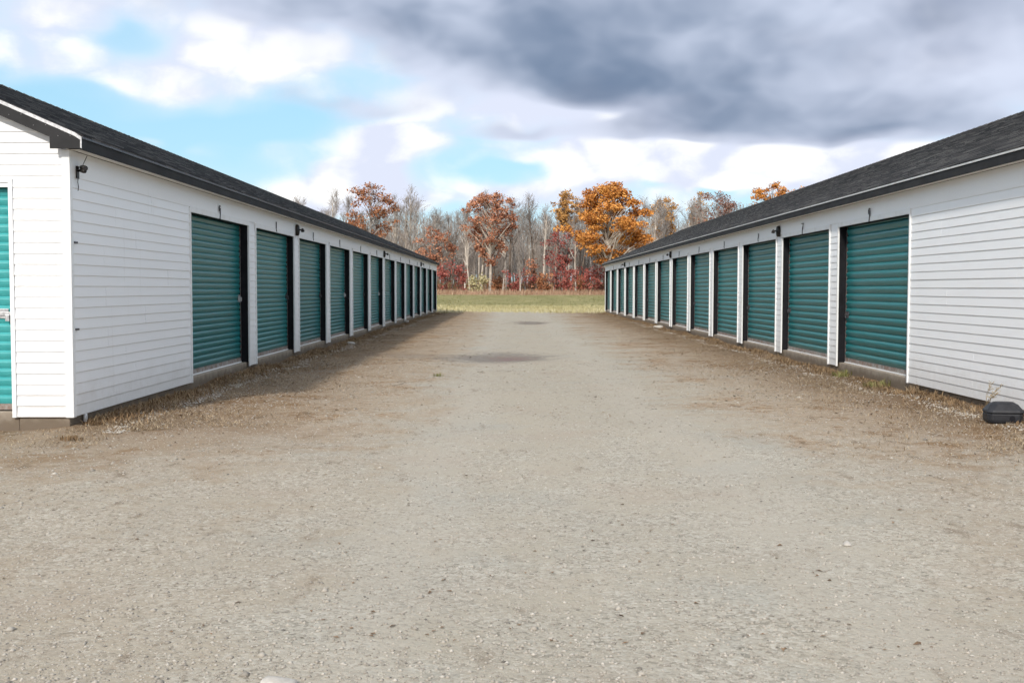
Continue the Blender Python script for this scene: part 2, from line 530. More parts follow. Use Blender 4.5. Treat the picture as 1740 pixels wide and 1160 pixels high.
# ------------------------------------------------------------------ storage buildings
Z0 = .12                          # bottom edge of the siding
DOOR_H = 2.152
ZD = Z0 + DOOR_H                  # head of the door openings
ZS = 2.577                        # soffit
EXPO = .1007                      # siding exposure
PITCH, POST = 3.53676, .48905
NDOOR = 13
REC = .135
OV = .17
HALF = 4.2
RIB = .0835


def door_profile(nrib, RIB=RIB, deep=1.0):
    """side profile (depth outwards, height) of a curved-slat curtain"""
    pts = []
    for r in range(nrib):
        for k, (h, d) in enumerate(((0.0, 0.0), (.06, .006), (.32, .0155), (.60, .0215), (.78, .019), (.93, .0065))):
            pts.append((d * deep, (r + h) * RIB))
    pts.append((0.0, nrib * RIB))
    return pts


class Building:
    def __init__(b, sgn, X, y0, yd, slope, label, near_slats):
        b.s, b.X, b.y0, b.yd, b.sl = sgn, X, y0, yd, slope
        b.root = link('storage_building', None)
        b.root.location = (sgn * X, y0, 0)
        tag(b.root, label, 'building', 'rows of storage units')
        b.ye = yd + NDOOR * PITCH - POST + .10      # far corner
        b.xr = sgn * (X - OV + HALF)                # ridge
        b.xb = sgn * (X - 2 * OV + 2 * HALF)        # rear wall plane
        b.near_slats = near_slats
        b.rib, b.nrib, b.deep = (.0815, 25, 1.0) if sgn < 0 else (.1115, 19, 1.25)

    def x(b, o): return b.s * (b.X - o)             # o: metres out of the wall towards the lane
    def loc(b, mb):                                 # shift into the root's frame
        ox, oy = b.s * b.X, b.y0
        mb.v = [(x - ox, y - oy, z) for x, y, z in mb.v]
        return mb
    def part(b, name, mb, m, parent=None, smooth=False):
        return b.loc(mb).build(name, m, parent or b.root, smooth)
    def bx(b, o0, o1, y0, y1, z0, z1, mb=None):
        mb = mb or MB(); return mb.box(b.x(o0), b.x(o1), y0, y1, z0, z1)

    def build(b):
        b.shell(); b.siding(); b.doors(); b.roof(); b.gable()
        return b.root

    def shell(b):
        s = b
        # concrete foundation with the slab edge standing proud below the siding
        mb = MB(); b.bx(-.030, -.5, b.y0 + .016, b.ye - .016, -.25, Z0 + .055, mb)
        mb.box(b.x(-.5), b.xb + b.s * -.016, b.y0 + .016, b.ye - .016, -.25, Z0 + .05)
        f = b.part('foundation', mb, 'concrete'); bevel(f, .008)
        # framed wall behind the siding
        mb = MB()
        b.bx(-.002, -.40, b.y0 + .002, b.yd, Z0 + .06, ZS, mb)                       # solid bay beside the corner
        for k in range(NDOOR):
            ya = b.yd + k * PITCH + PITCH - POST
            yb = ya + POST if k < NDOOR - 1 else b.ye - .002
            b.bx(-.002, -.40, ya, yb, Z0 + .06, ZS, mb)
        b.bx(-.003, -.128, b.yd, b.ye - .004, ZD + .004, ZS, mb)
        b.wall = b.part('wall', mb, 'vinyl_siding')
        mb = MB().box(b.x(-.40), b.xb, b.y0 + .22, b.ye - .002, Z0 + .05, ZS)
        b.part('rear_wall', mb, 'vinyl_siding', b.wall)

    def board_mesh(b):
        """one siding course of unit length along y, bottom edge out"""
        mb = MB()
        o_b, o_t, h = .0100, .0015, EXPO + .004
        P = [(o_t, h), (o_b, .004), (o_b - .002, 0.0), (.0012, .0)]
        xs = [(-b.s * o, z) for o, z in P]
        mb.v = [(x, 0, z) for x, z in xs] + [(x, 1, z) for x, z in xs]
        mb.f = [(0, 1, 5, 4), (1, 2, 6, 5), (2, 3, 7, 6), (0, 3, 2, 1), (4, 5, 6, 7)]
        return mb.mesh('siding_board', 'vinyl_siding')

    def board(b, me, parent, y0, y1, z):
        o = link('siding_board', me, parent)
        o.location = (0, y0 - b.y0, z)
        o.scale = (1, y1 - y0, 1)
        return o

    def siding(b):
        me = b.board_mesh()
        n = 22
        for i in range(n):                                                  # solid bay by the corner
            j = rnd.uniform(-.0012, .0012)
            if i % 2 == 0: seam = b.y0 + rnd.uniform(.8, 3.0)          # panels two courses high lap at one seam
            for q, (ya, yb) in enumerate(((b.y0 + .052, seam), (seam - .02, b.yd - .030))):
                o = b.board(me, b.wall, ya, yb, Z0 + i * EXPO + j + q * .0006)
                o.location.x += -b.s * (.0007 * q)
                o.rotation_euler = (rnd.uniform(-.0005, .0005), 0, rnd.uniform(-.0004, .0004))
        far = MB()
        for k in range(NDOOR - 1):
            ya = b.yd + k * PITCH + PITCH - POST + .030
            yb = ya + POST - .060
            if k < 9:
                for i in range(21):
                    b.board(me, b.wall, ya, yb, Z0 + i * EXPO)
            else:
                for i in range(21):
                    z = Z0 + i * EXPO
                    P = [(b.x(.0015), z + EXPO + .004), (b.x(.0135), z + .004), (b.x(.0115), z)]
                    for (p, q) in ((P[0], P[1]), (P[1], P[2])):
                        far.quad((p[0], ya, p[1]), (q[0], ya, q[1]), (q[0], yb, q[1]), (p[0], yb, p[1]))
        o = b.part('siding', far, 'vinyl_siding', b.wall); o['kind'] = 'stuff'
        # frieze above the doors
        mb = MB(); b.bx(0, .010, b.yd - .028, b.ye - .05, ZD + .072, ZS - .001, mb)
        b.part('frieze_board', mb, 'vinyl_siding', b.wall)
        mb = MB(); b.bx(0, .010, b.y0 + .052, b.yd - .029, Z0 + 22 * EXPO + .002, ZS - .001, mb)
        b.part('frieze_board', mb, 'vinyl_siding', b.wall)
        # corner posts
        for yy, d in ((b.y0, 1), (b.ye, -1)):
            mb = MB()
            mb.box(b.x(.020), b.x(-.055), yy - d * .020, yy - d * .0005, Z0 - .004, ZS - .001) if d > 0 else mb.box(b.x(.020), b.x(-.055), yy + .0005, yy + .020, Z0 - .004, ZS - .001)
            ya, yb = sorted((yy, yy + d * .05))
            mb.box(b.x(.020), b.x(.0005), ya, yb, Z0 - .004, ZS - .001)
            bevel(b.part('corner_trim', mb, 'white_trim', b.wall), .004)

    def doors(b):
        jamb_o = -.130
        curt = None
        for k in range(NDOOR):
            ya = b.yd + k * PITCH
            yb = ya + PITCH - POST
            d = link('roller_door', None, b.root)
            d.location = (b.x(-REC) - b.s * b.X, ya - b.y0, Z0 + .06)
            zb = Z0 + .062
            n = b.nrib
            base = .065
            if k < b.near_slats:
                if k == 0:
                    mb = MB()
                    one = door_profile(1, b.rib, b.deep)
                    for (p, q) in zip(one[:-1], one[1:]):
                        mb.quad((-b.s * p[0], 0, p[1]), (-b.s * q[0], 0, q[1]), (-b.s * q[0], PITCH - POST - .05, q[1]), (-b.s * p[0], PITCH - POST - .05, p[1]))
                    mb.quad(*[(-b.s * p[0], 0, p[1]) for p in one])
                    b.slat = mb.mesh('slat', 'teal_steel')
                for i in range(n + 1):
                    sl = link('slat', b.slat, d)
                    sl.location = (rnd.uniform(-.0012, .0012), .025, base + i * b.rib)
            else:
                if curt is None:
                    mb = MB()
                    prof = door_profile(n + 1, b.rib, b.deep)
                    for (p, q) in zip(prof[:-1], prof[1:]):
                        mb.quad((-b.s * p[0], .025, p[1] + base), (-b.s * q[0], .025, q[1] + base),
                                (-b.s * q[0], PITCH - POST - .025, q[1] + base), (-b.s * p[0], PITCH - POST - .025, p[1] + base))
                    curt = mb.mesh('curtain', 'teal_steel')
                c = link('curtain', curt, d)
            def dpart(name, mb, m):
                ox, oy, oz = b.x(-REC), ya, Z0 + .06
                mb.v = [(x - ox, y - oy, z - oz) for x, y, z in mb.v]
                return mb.build(name, m, d)
            dpart('bottom_bar', b.bx(-REC - .01, -REC + .02, ya + .02, yb - .02, Z0 + .064, Z0 + .128), 'rusty_bar')
            dpart('weather_strip', b.bx(-REC - .008, -REC + .034, ya + .02, yb - .02, Z0 + .0555, Z0 + .072), 'white_trim')
            for yy0, yy1 in ((ya + .002, ya + .030), (yb - .034, yb - .006)):
                dpart('guide_track', b.bx(-REC + .018, -REC + .026, yy0, yy1, Z0 + .056, ZD - .002), 'track_steel')
            mb = MB()
            b.bx(-REC - .05, -.002, ya + .0005, ya + .0018, Z0 + .056, ZD - .001, mb)
            b.bx(-REC - .05, -.002, yb - .0055, yb - .0005, Z0 + .056, ZD - .001, mb)
            b.bx(-REC - .05, -.006, ya + .003, yb - .006, ZD - .004, ZD + .003, mb)
            dpart('jamb_lining', mb, 'black_jamb')
            # white channel round the opening
            mb = MB()
            b.bx(0.0, .024, ya - .030, ya + .0025, Z0 - .002, ZD + .002, mb)
            b.bx(0.0, .024, yb - .0025, yb + .030, Z0 - .002, ZD + .002, mb)
            b.bx(0.0, .023, ya - .030, yb + .030, ZD + .0021, ZD + .071, mb)
            dpart('door_trim', mb, 'white_trim')
            # latch with its bolt, on the far side of the curtain
            zl = 1.16 if b.s < 0 else .92
            mb = MB()
            b.bx(-REC + .017, -REC + .030, yb - .16, yb - .06, zl - .055, zl + .055, mb)
            b.bx(-REC + .030, -REC + .046, yb - .145, yb - .02, zl - .012, zl + .012, mb)
            b.bx(-REC + .030, -REC + .060, yb - .105, yb - .085, zl - .045, zl + .02, mb)
            lt = dpart('latch', mb, 'bright_metal' if (k in (0, 3, 5) and b.s < 0) else 'grey_metal')
            # lengths of unit-number lettering over the door, seen as narrow dark marks
            if k < 12:
                yc = (ya + yb) / 2 + rnd.uniform(-.08, .08) + (-.10 if b.s < 0 else .0)
                zt = ZD + .182
                mb = MB()
                kind = ((0, 2, 3, 2, 3, 2, 2, 3, 2, 2, 3, 2) if b.s < 0 else (0, 1, 3, 2, 3, 2, 2, 3, 2, 2, 2, 3))[k]
                w = .05
                if kind == 0: P = [(w * .5, zt - .01), (0, zt), (-w * .6, zt - .03), (-w * .4, zt - .075), (w * .3, zt - .08), (w * .45, zt - .03), (w * .4, zt - .12), (0, zt - .185)]
                elif kind == 1: P = [(-w, zt), (w, zt), (w * .4, zt - .06), (0, zt - .12), (-w * .1, zt - .185)]
                elif kind == 2: P = [(w * .1, zt), (w * .1, zt - .11), (-w * .2, zt - .13), (w * .6, zt - .165)]
                else: P = [(w * .3, zt), (w * .2, zt - .07), (-w * .3, zt - .11), (w * .2, zt - .165)]
                mb.tube([(b.x(.026), yc + p * -b.s, z) for p, z in P], [.0095] * len(P), 6)
                dpart('door_number', mb, 'grey_metal')

    def roof(b):
        s, sl = b.s, b.sl
        ya, yb = b.y0 - .12, b.ye + .12
        e0 = ZS + .105                                # roof deck at the eave edge
        ncourse = 30
        L = HALF + .012
        mb = MB()
        def slope(side):
            # sawtooth courses: every butt stands 9 mm proud of the course below
            pts = []
            for i in range(ncourse):
                t0, t1 = i / ncourse, (i + 1) / ncourse
                pts.append((t0 * L, e0 + t0 * L * sl + .016)); pts.append((t1 * L, e0 + t1 * L * sl + .002))
            def XX(t): return b.x(OV + .012 - t) if side == 0 else b.xr + (b.xr - b.x(OV + .012 - t))
            for (p, q) in zip(pts[:-1], pts[1:]):
                mb.quad((XX(p[0]), ya, p[1]), (XX(q[0]), ya, q[1]), (XX(q[0]), yb, q[1]), (XX(p[0]), yb, p[1]))
            # underside and edges
            mb.quad((XX(0), ya, e0), (XX(L), ya, e0 + L * sl), (XX(L), yb, e0 + L * sl), (XX(0), yb, e0))
            mb.quad((XX(0), ya, e0), (XX(0), yb, e0), (XX(0), yb, e0 + .012), (XX(0), ya, e0 + .012))
            for yy in (ya, yb):
                mb.quad((XX(0), yy, e0), (XX(L), yy, e0 + L * sl), (XX(L), yy, e0 + L * sl + .012), (XX(0), yy, e0 + .012))
        slope(0); slope(1)
        r = b.part('roof', mb, 'shingles')
        top = e0 + L * sl
        # ridge caps: overlapping folded pieces
        cap = MB()
        w, t = .15, .016
        cap.v = []
        P = [(-w, -w * sl + .004), (0, .012), (w, -w * sl + .004), (w, -w * sl - .004), (0, .002), (-w, -w * sl - .004)]
        cap.prism(P, 0, .31)
        cap.v = [(x, y, z + (.010 if y < .1 else 0)) for x, y, z in cap.v]
        cm = cap.mesh('ridge_cap', 'shingles')
        y = ya; n = 0
        while y < yb - .3 and n < 190:
            c = link('ridge_cap', cm, r)
            c.location = (b.xr - b.s * b.X, y - b.y0, top + .012)
            y += .262; n += 1
        # eave: fascia, drip edge, soffit
        b.part('eave_fascia', b.bx(OV - .02, OV, ya + .02, yb - .02, ZS - .012, e0 - .002), 'dark_fascia')
        mb = MB(); b.bx(OV + .001, OV + .010, ya + .004, yb - .004, e0 - .020, e0 - .001, mb)
        b.part('drip_edge', mb, 'grey_metal' if s < 0 else 'pvc_pipe', r)
        mb = MB(); b.bx(.022, OV - .022, ya + .03, yb - .03, ZS, ZS + .008, mb)
        b.part('soffit', mb, 'soffit_vinyl')
        xb0 = b.xr + (b.xr - b.x(OV))
        b.part('eave_fascia', MB().box(xb0, xb0 - s * .02, ya + .02, yb - .02, ZS - .012, e0 - .002), 'dark_fascia')
        # rake boards on both gables
        for yy0, yy1, front in ((ya, ya + .020, True), (yb - .020, yb, False)):
            for side in (0, 1):
                def X(o): return b.x(o) if side == 0 else 2 * b.xr - b.x(o)
                hgt = .128
                tz = lambda o: e0 - .002 + (OV - o) * sl
                P = [(X(OV), ZS - .004), (X(OV), tz(OV)), (b.xr, tz(OV - HALF)), (b.xr, tz(OV - HALF) - hgt), (X(-.117), tz(-.117) - hgt), (X(-.117), ZS - .004)]
                f = b.part('rake_fascia', MB().prism(P, yy0, yy1), 'dark_fascia')
                if front and side == 0:
                    # bent bright metal edge on the rake, turned down at the eave
                    q = [(X(OV + .004), tz(OV) - .108), (X(OV + .004), tz(OV) - .004), (X(OV - .06), tz(OV - .06) + .012), (b.xr, tz(OV - HALF) + .010),
                         (b.xr, tz(OV - HALF) - .024), (X(OV - .22), tz(OV - .22) - .020), (X(OV - .06), tz(OV - .06) - .022), (X(OV - .008), tz(OV) - .030), (X(OV - .010), tz(OV) - .10)]
                    b.part('rake_edge', MB().prism(q, yy0 - .006, yy0 - .0005), 'bright_metal', r)
                    for i in range(9):
                        oo = OV - .1 - i * .11; zz = tz(oo) - .035 - (i % 2) * .05
                        b.part('nail', MB().tube([(X(oo), yy0 - .004, zz), (X(oo), yy0 + .002, zz)], [.0025, .003], 6), 'bright_metal', f)
            if front:
                mb = MB()
                b.bx(.001, OV - .002, yy1, b.y0 - .021, ZS, ZS + .006, mb)
                b.part('soffit_return', mb, 'soffit_vinyl')

    def gable(b):
        s, y = b.s, b.y0
        sl = b.sl
        e0 = ZS + .105
        under = lambda x: e0 - .006 + sl * (HALF - abs(x - b.xr))
        xa, xb = b.x(0), b.xb
        # opening of the end door
        dx0 = b.x(-.545); dw = 2.75; dx1 = dx0 + s * dw
        mb = MB()
        mb.box(b.x(-.41), dx0, y + .001, y + .20, Z0 + .06, ZS)
        mb.box(dx1, xb, y + .001, y + .20, Z0 + .06, ZS)
        mb.box(dx0 + s * .0, dx1, y + .002, y + .199, ZD + .004, ZS)
        mb.prism([(xa, ZS + .001), (xa, under(xa)), (b.xr, under(b.xr)), (xb, under(xb)), (xb, ZS + .001)], y + .003, y + .19)
        w = b.part('gable_wall', mb, 'vinyl_siding')
        if True:
            # clapboards one by one
            def clap(x0, x1, z, x0t=None, x1t=None):
                x0t = x0 if x0t is None else x0t; x1t = x1 if x1t is None else x1t
                h = EXPO + .004
                ob, ot = .0125, .0015
                V4 = [(x0t, y - ot, z + h), (x1t, y - ot, z + h), (x0, y - ob, z + .004), (x1, y - ob, z + .004), (x0, y - ob + .002, z), (x1, y - ob + .002, z), (x0, y - .0003, z), (x1, y - .0003, z)]
                m2 = MB(); m2.v = V4; m2.f = [(0, 1, 3, 2), (2, 3, 5, 4), (4, 5, 7, 6), (0, 2, 4, 6), (1, 7, 5, 3)]
                return b.part('siding_board', m2, 'vinyl_siding', w)
            i = 0
            while True:
                z = Z0 + i * EXPO + rnd.uniform(-.001, .001); zt = z + EXPO + .004
                if zt > under(b.xr) - .03: break
                if z < ZD - .04:
                    clap(b.x(-.058), dx0 - s * .034, z); clap(dx1 + s * .034, xb - s * .06, z)
                elif z < ZS - .10:
                    clap(b.x(-.058), xb - s * .06, z)
                else:
                    def lim(zz): return max(.02, (zz - e0 + .02) / sl + .02)
                    a0, a1 = max(lim(z) - OV, .058), max(lim(zt) - OV, .058)
                    clap(b.x(-a0), 2 * b.xr - b.x(-a0), z, b.x(-a1), 2 * b.xr - b.x(-a1))
                i += 1
        # end door
        d = link('roller_door', None, b.root)
        d.location = (0, 0, 0)
        yd = y + .075
        one = door_profile(1)
        n = 26
        mb = MB()
        X0, X1 = dx0 + s * .02, dx1 - s * .02
        L = X1 - X0
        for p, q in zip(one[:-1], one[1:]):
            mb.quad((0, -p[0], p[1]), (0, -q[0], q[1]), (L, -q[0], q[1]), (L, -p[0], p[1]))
        sm = mb.mesh('slat', 'pale_teal')
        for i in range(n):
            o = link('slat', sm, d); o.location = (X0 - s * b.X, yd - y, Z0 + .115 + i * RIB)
        def P_(name, mb, m): return b.part(name, mb, m, d)
        P_('bottom_bar', MB().box(X0, X1, yd - .02, yd + .01, Z0 + .062, Z0 + .118), 'rusty_bar')
        mb = MB()
        mb.box(dx0, dx0 + s * .006, y + .004, yd + .06, Z0 + .056, ZD); mb.box(dx1, dx1 - s * .006, y + .004, yd + .06, Z0 + .056, ZD)
        mb.box(dx0 + s * .007, dx1 - s * .007, y + .006, yd + .06, ZD - .005, ZD + .003)
        P_('jamb_lining', mb, 'black_jamb')
        mb = MB()
        mb.box(dx0 - s * .034, dx0 + s * .003, y - .022, y + .0005, Z0 - .002, ZD + .004); mb.box(dx1 + s * .034, dx1 - s * .003, y - .022, y + .0005, Z0 - .002, ZD + .004)
        mb.box(dx0 - s * .034, dx1 + s * .034, y - .023, y + .0005, ZD + .0045, ZD + .04)
        P_('door_trim', mb, 'white_trim')
        zl = 1.075
        mb = MB()
        mb.box(dx0 + s * .005, dx0 + s * .13, yd - .045, yd - .030, zl - .016, zl + .016)
        mb.box(dx0 + s * .05, dx0 + s * .14, yd - .030, yd - .016, zl - .045, zl + .045)
        mb.box(dx0 + s * .03, dx0 + s * .07, yd - .060, yd - .045, zl - .07, zl - .01)
        bevel(P_('latch', mb, 'bright_metal'), .003)
        # the far gable end
        ye = b.ye
        mb = MB().prism([(xa, Z0), (xa, under(xa)), (b.xr, under(b.xr)), (xb, under(xb)), (xb, Z0)], ye - .004, ye + .0)
        b.part('far_gable_wall', mb, 'vinyl_siding')


BL = Building(-1, -LANE_L, 10.131, 13.9076, .433, 'white sided storage row on the left with its gable end facing the camera', 2)
BL.build()
BR = Building(1, LANE_R, 10.131, 14.058, .4224, 'white sided storage row on the right with a long blank bay nearest', 2)
BR.build()


# ------------------------------------------------------------------ lights, camera, pipe, bait box
def wall_light(b, post, label):
    yc = b.yd + post * PITCH - POST / 2
    r = link('wall_light', None)
    zc = ZD + .135
    r.location = (b.x(.012), yc, zc)
    s = b.s
    # domed oval back plate
    mb = MB()
    rings = [(0.0, 1.0), (.030, 1.0), (.052, .86), (.062, .55)]
    N = 14
    for (o, k) in rings:
        for i in range(N):
            t = 2 * math.pi * i / N
            mb.v.append((-s * o, math.cos(t) * .085 * k, math.sin(t) * .108 * k))
    for j in range(len(rings) - 1):
        for i in range(N):
            q = (i + 1) % N
            mb.f.append((j * N + i, j * N + q, (j + 1) * N + q, (j + 1) * N + i))
    mb.f.append(tuple(range((len(rings) - 1) * N, len(rings) * N)))
    mb.build('back_plate', 'black_metal', r, True)
    MB().tube([(-s * .055, 0, .0), (-s * .10, -.01, .012), (-s * .135, -.02, .004)], [.012, .011, .014], 8).build('arm', 'black_metal', r, True)
    MB().tube([(-s * .118, -.01, .028), (-s * .124, -.02, .012), (-s * .128, -.03, -.014), (-s * .130, -.035, -.026)], [.012, .026, .034, .034], 10).build('lamp_head', 'black_metal', r, True)
    MB().tube([(-s * .130, -.035, -.0265), (-s * .131, -.0365, -.030)], [.029, .026], 10).build('lens', 'lens_glass', r, True)
    tag(r, label, 'wall light', 'wall lights over the door posts')


for b, side in ((BL, 'left'), (BR, 'right')):
    for p, w in ((2, 'nearest the camera'), (6, 'in the middle of the row'), (10, 'near the far end')):
        wall_light(b, p, f'black wall light on the {side} storage row, {w}')

# security camera under the eave at the left corner
r = link('security_camera', None)
r.location = (BL.x(.012), BL.y0 + .17, 2.40); r.scale = (.82,) * 3
MB().box(0, .012, -.035, .035, -.085, .055).build('mount_plate', 'black_metal', r)
MB().tube([(.012, 0, 0), (.05, -.005, .010), (.07, 0, .02)], [.014, .012, .014], 8).build('arm', 'black_metal', r, True)
bevel(MB().tube([(.035, .05, .048), (.075, -.01, .038), (.135, -.10, .020)], [.026, .030, .030], 10).build('housing', 'black_metal', r, True), .003)
MB().tube([(.032, .03, .010), (.085, -.04, -.004), (.12, -.08, -.012)], [.020, .024, .022], 10).build('lamp_tube', 'black_metal', r, True)
MB().tube([(.1355, -.1005, .0195), (.138, -.104, .0185)], [.024, .022], 10).build('lens', 'lens_glass', r)
MB().tube([(.06, .02, .07), (.075, .03, .11), (.088, .045, .15), (.10, .05, .178)], [.004] * 4, 5).build('cable', 'black_metal', r, True)
MB().tube([(.014, -.01, -.085), (.012, -.012, -.13), (.016, -.006, -.18), (.012, -.01, -.225)], [.006, .005, .006, .004], 5).build('loose_wire', 'grey_metal', r, True)
tag(r, 'black security camera under the eave at the left building corner', 'camera')

# short white pipe stub that comes out of the ground under the siding
r = MB().tube([(0, 0, -.06), (0, 0, .05), (0, 0, Z0 - .001)], [.019] * 3, 14).build('pipe_stub', 'pvc_pipe', None, True)
r.location = (BL.x(.0), BL.y0 + .30, 0)
tag(r, 'short white pipe stub below the siding at the left building corner', 'pipe')
for z in (.93, 1.735):
    BL.part('corner_clip', BL.bx(.001, .026, BL.y0 + .055, BL.y0 + .13, z - .010, z + .008), 'grey_metal', BL.wall)

# black plastic bait box
r = link('bait_box', None)
BXX, BXY = 4.72, 10.50
r.location = (BXX, BXY, float(gz(BXX, BXY)) - .004)
r.rotation_euler = (0, 0, math.radians(-9))
mb = MB()
ring = lambda hw, hd, z, c: [(-hw + c, -hd, z), (hw - c, -hd, z), (hw, -hd + c, z), (hw, hd - c, z), (hw - c, hd, z), (-hw + c, hd, z), (-hw, hd - c, z), (-hw, -hd + c, z)]
def loft(rings):
    m = MB()
    for R in rings: m.v += R
    n = len(rings[0])
    for j in range(len(rings) - 1):
        for i in range(n):
            q = (i + 1) % n
            m.f.append((j * n + i, j * n + q, (j + 1) * n + q, (j + 1) * n + i))
    m.f.append(tuple(range(n))[::-1]); m.f.append(tuple(range((len(rings) - 1) * n, len(rings) * n)))
    return m
bevel(loft([ring(.146, .115, 0, .03), ring(.158, .124, .03, .035), ring(.160, .126, .085, .04)]).build('body', 'black_plastic', r), .012, 3)
lid = loft([ring(.160, .126, .086, .04), ring(.163, .130, .096, .04), ring(.158, .124, .112, .045), ring(.122, .088, .158, .05), ring(.085, .055, .178, .04)]).build('lid', 'black_plastic', r)
bevel(lid, .012, 3)
MB().tube([(.05, -.1275, .045), (.05, -.118, .045)], [.026, .026], 14).build('entry_hole', 'black_jamb', r)
r.scale = (1.04, 1.0, 1.12)
tag(r, 'black plastic bait box on the ground against the right building', 'box')


# ------------------------------------------------------------------ stones
def stone(name, x, y, sx, sy, sz, seed, label):
    bm = bmesh.new()
    bmesh.ops.create_icosphere(bm, subdivisions=3, radius=1.0)
    rr = random.Random(seed)
    ph = [rr.uniform(0, 6) for _ in range(6)]
    for v in bm.verts:
        c = v.co
        k = 1 + .13 * math.sin(2.3 * c.x + ph[0]) * math.sin(2.9 * c.y + ph[1]) + .10 * math.sin(3.7 * c.z + ph[2] + c.x * 2) + .05 * math.sin(7 * c.y + ph[3]) * math.sin(6 * c.x + ph[4])
        v.co = Vector((c.x * sx, c.y * sy, c.z * sz)) * k
    me = bpy.data.meshes.new(name); bm.to_mesh(me); bm.free()
    for p in me.polygons: p.use_smooth = True
    me.materials.append(MATS['pale_stone'])
    o = link(name, me); o.location = (x, y, float(gz(x, y)) + sz * .45)
    o.rotation_euler = (0, 0, rr.uniform(0, 3))
    tag(o, label, 'stone')


def gpt(px, py, z=0.0):
    """photograph pixel on level ground -> x, y (for measuring where a thing stands)"""
    Y = (CAM_Z - z) * FPX / (py - 490); return (px - 869) / FPX * Y, Y


for (px, py, sx, sy, sz, sd, lb) in ((596, 585, .13, .10, .035, 1, 'flat pale stone in the shade before the left doors'),
                                     (690, 549, .12, .10, .06, 2, 'small pale stone by the far left doors'),
                                     (1120, 557, .17, .12, .07, 3, 'pale stone lying before the middle right doors'),
                                     (465, 1180, .065, .05, .02, 4, 'smooth pale stone half sunk in the gravel at the bottom edge'),
                                     (1738, 713, .05, .06, .035, 5, 'white stone beside the black bait box'),
                                     (1446, 928, .028, .022, .014, 6, 'small rounded stone alone on the gravel at right')):
    X, Y = gpt(px, py)
    stone('stone', X, Y, sx, sy, sz, sd, lb)


# ------------------------------------------------------------------ scattered stuff
def scatter_blades(name, pts, length, width, lean, m, label, cat, parts=1, seed=0, parent=None):
    """each point a grass blade: a bent two-triangle strip"""
    g = np.random.default_rng(seed)
    n = len(pts)
    az = g.uniform(0, 2 * np.pi, n)
    L = length * g.uniform(.45, 1.25, n); W = width * g.uniform(.6, 1.4, n)
    ln = np.clip(lean + g.normal(0, .25, n), 0, 1.5)
    dx, dy = np.cos(az), np.sin(az)
    sx, sy = -dy * W / 2, dx * W / 2
    l1 = np.minimum(ln * .9, 1.5)
    h1 = np.cos(l1) * L * .55; r1 = np.sin(l1) * L * .55
    h2 = h1 + np.cos(np.minimum(ln * 1.25, 1.75)) * L * .45; r2 = r1 + np.sin(np.minimum(ln * 1.25, 1.75)) * L * .45
    P = np.asarray(pts)
    v = np.zeros((n, 5, 3))
    v[:, 0] = P + np.stack([sx, sy, 0 * sx], 1); v[:, 1] = P - np.stack([sx, sy, 0 * sx], 1)
    v[:, 2] = P + np.stack([dx * r1 - sx * .8, dy * r1 - sy * .8, h1], 1)
    v[:, 3] = P + np.stack([dx * r1 + sx * .8, dy * r1 + sy * .8, h1], 1)
    v[:, 4] = P + np.stack([dx * r2, dy * r2, np.maximum(h2, .004)], 1)
    idx = np.arange(n)[:, None] * 5
    f = np.concatenate([idx + [0, 1, 2], idx + [0, 2, 3], idx + [3, 2, 4]], 0)
    t = np.tile(g.uniform(0, 1, n), 3)
    o = add_mesh(name, v.reshape(-1, 3), f, m, parent, tone=t)
    if label: tag(o, label, cat, kind='stuff')
    return o


def fnoise(x, y, s, ph):
    return (np.sin(x * 1.9 * s + ph) * np.sin(y * 1.3 * s + 2 * ph) + .6 * np.sin(x * 4.1 * s - y * 2.7 * s + ph) + .4 * np.sin(x * 7.3 * s + y * 6.1 * s + 3 * ph)) / 2 * .5 + .5


def with_z(x, y, dz=0.0): return np.stack([x, y, gz(x, y) + dz], 1)


# pebbles on the gravel
n = 70000
yy = 3.2 + 17 * rng.power(1.0, n) ** 1.7
xx = rng.uniform(-1, 1, n) * (.50 * yy + .3)
keep = (xx > LANE_L + .05) & (xx < LANE_R - .05) | (yy < 10.0)
xx, yy = xx[keep], yy[keep]
# the line of washed stones under the eaves' drip
nd = 5200
yd_ = 10.0 + 36 * rng.random(nd) ** 1.6
xd_ = np.where(rng.random(nd) < .6, LANE_L + .42, LANE_R - .40) + rng.normal(0, .07, nd) + .06 * np.sin(yd_ * 2.1)
kd = fnoise(xd_ * 3, yd_, .9, 4.0) + rng.normal(0, .15, nd) > .45
xd_, yd_ = xd_[kd], yd_[kd]
drip_ = np.concatenate([np.zeros(len(xx), bool), np.ones(len(xd_), bool)])
xx, yy = np.concatenate([xx, xd_]), np.concatenate([yy, yd_]); n = len(xx)
octv = np.array([(1, 0, 0), (-1, 0, 0), (0, 1, 0), (0, -1, 0), (0, 0, 1), (0, 0, -1), ], float)
octf = np.array([(0, 2, 4), (2, 1, 4), (1, 3, 4), (3, 0, 4), (2, 0, 5), (1, 2, 5), (3, 1, 5), (0, 3, 5)])
sz = .0035 + .0075 * rng.random(n) ** 4 + .0006 * np.maximum(yy - 6, 0) * .5
sz *= np.where(rng.random(n) < .012, 2.0, 1.0)
sz = np.where(drip_, rng.uniform(.006, .018, n), sz)
v = octv[None] * rng.uniform(.7, 1.35, (n, 6, 1)) * sz[:, None, None]
v[:, :, 2] *= .55
a = rng.uniform(0, 6.28, n); ca, sa = np.cos(a)[:, None], np.sin(a)[:, None]
vx = v[:, :, 0] * ca - v[:, :, 1] * sa; vy = v[:, :, 0] * sa + v[:, :, 1] * ca
v = np.stack([vx + xx[:, None], vy + yy[:, None], v[:, :, 2] + (gz(xx, yy) + sz * .12)[:, None]], 2)
tone = np.clip(rng.normal(.56, .18, n), 0, 1)
tone = np.where(drip_, np.clip(rng.normal(.85, .15, n), 0, 1), tone)
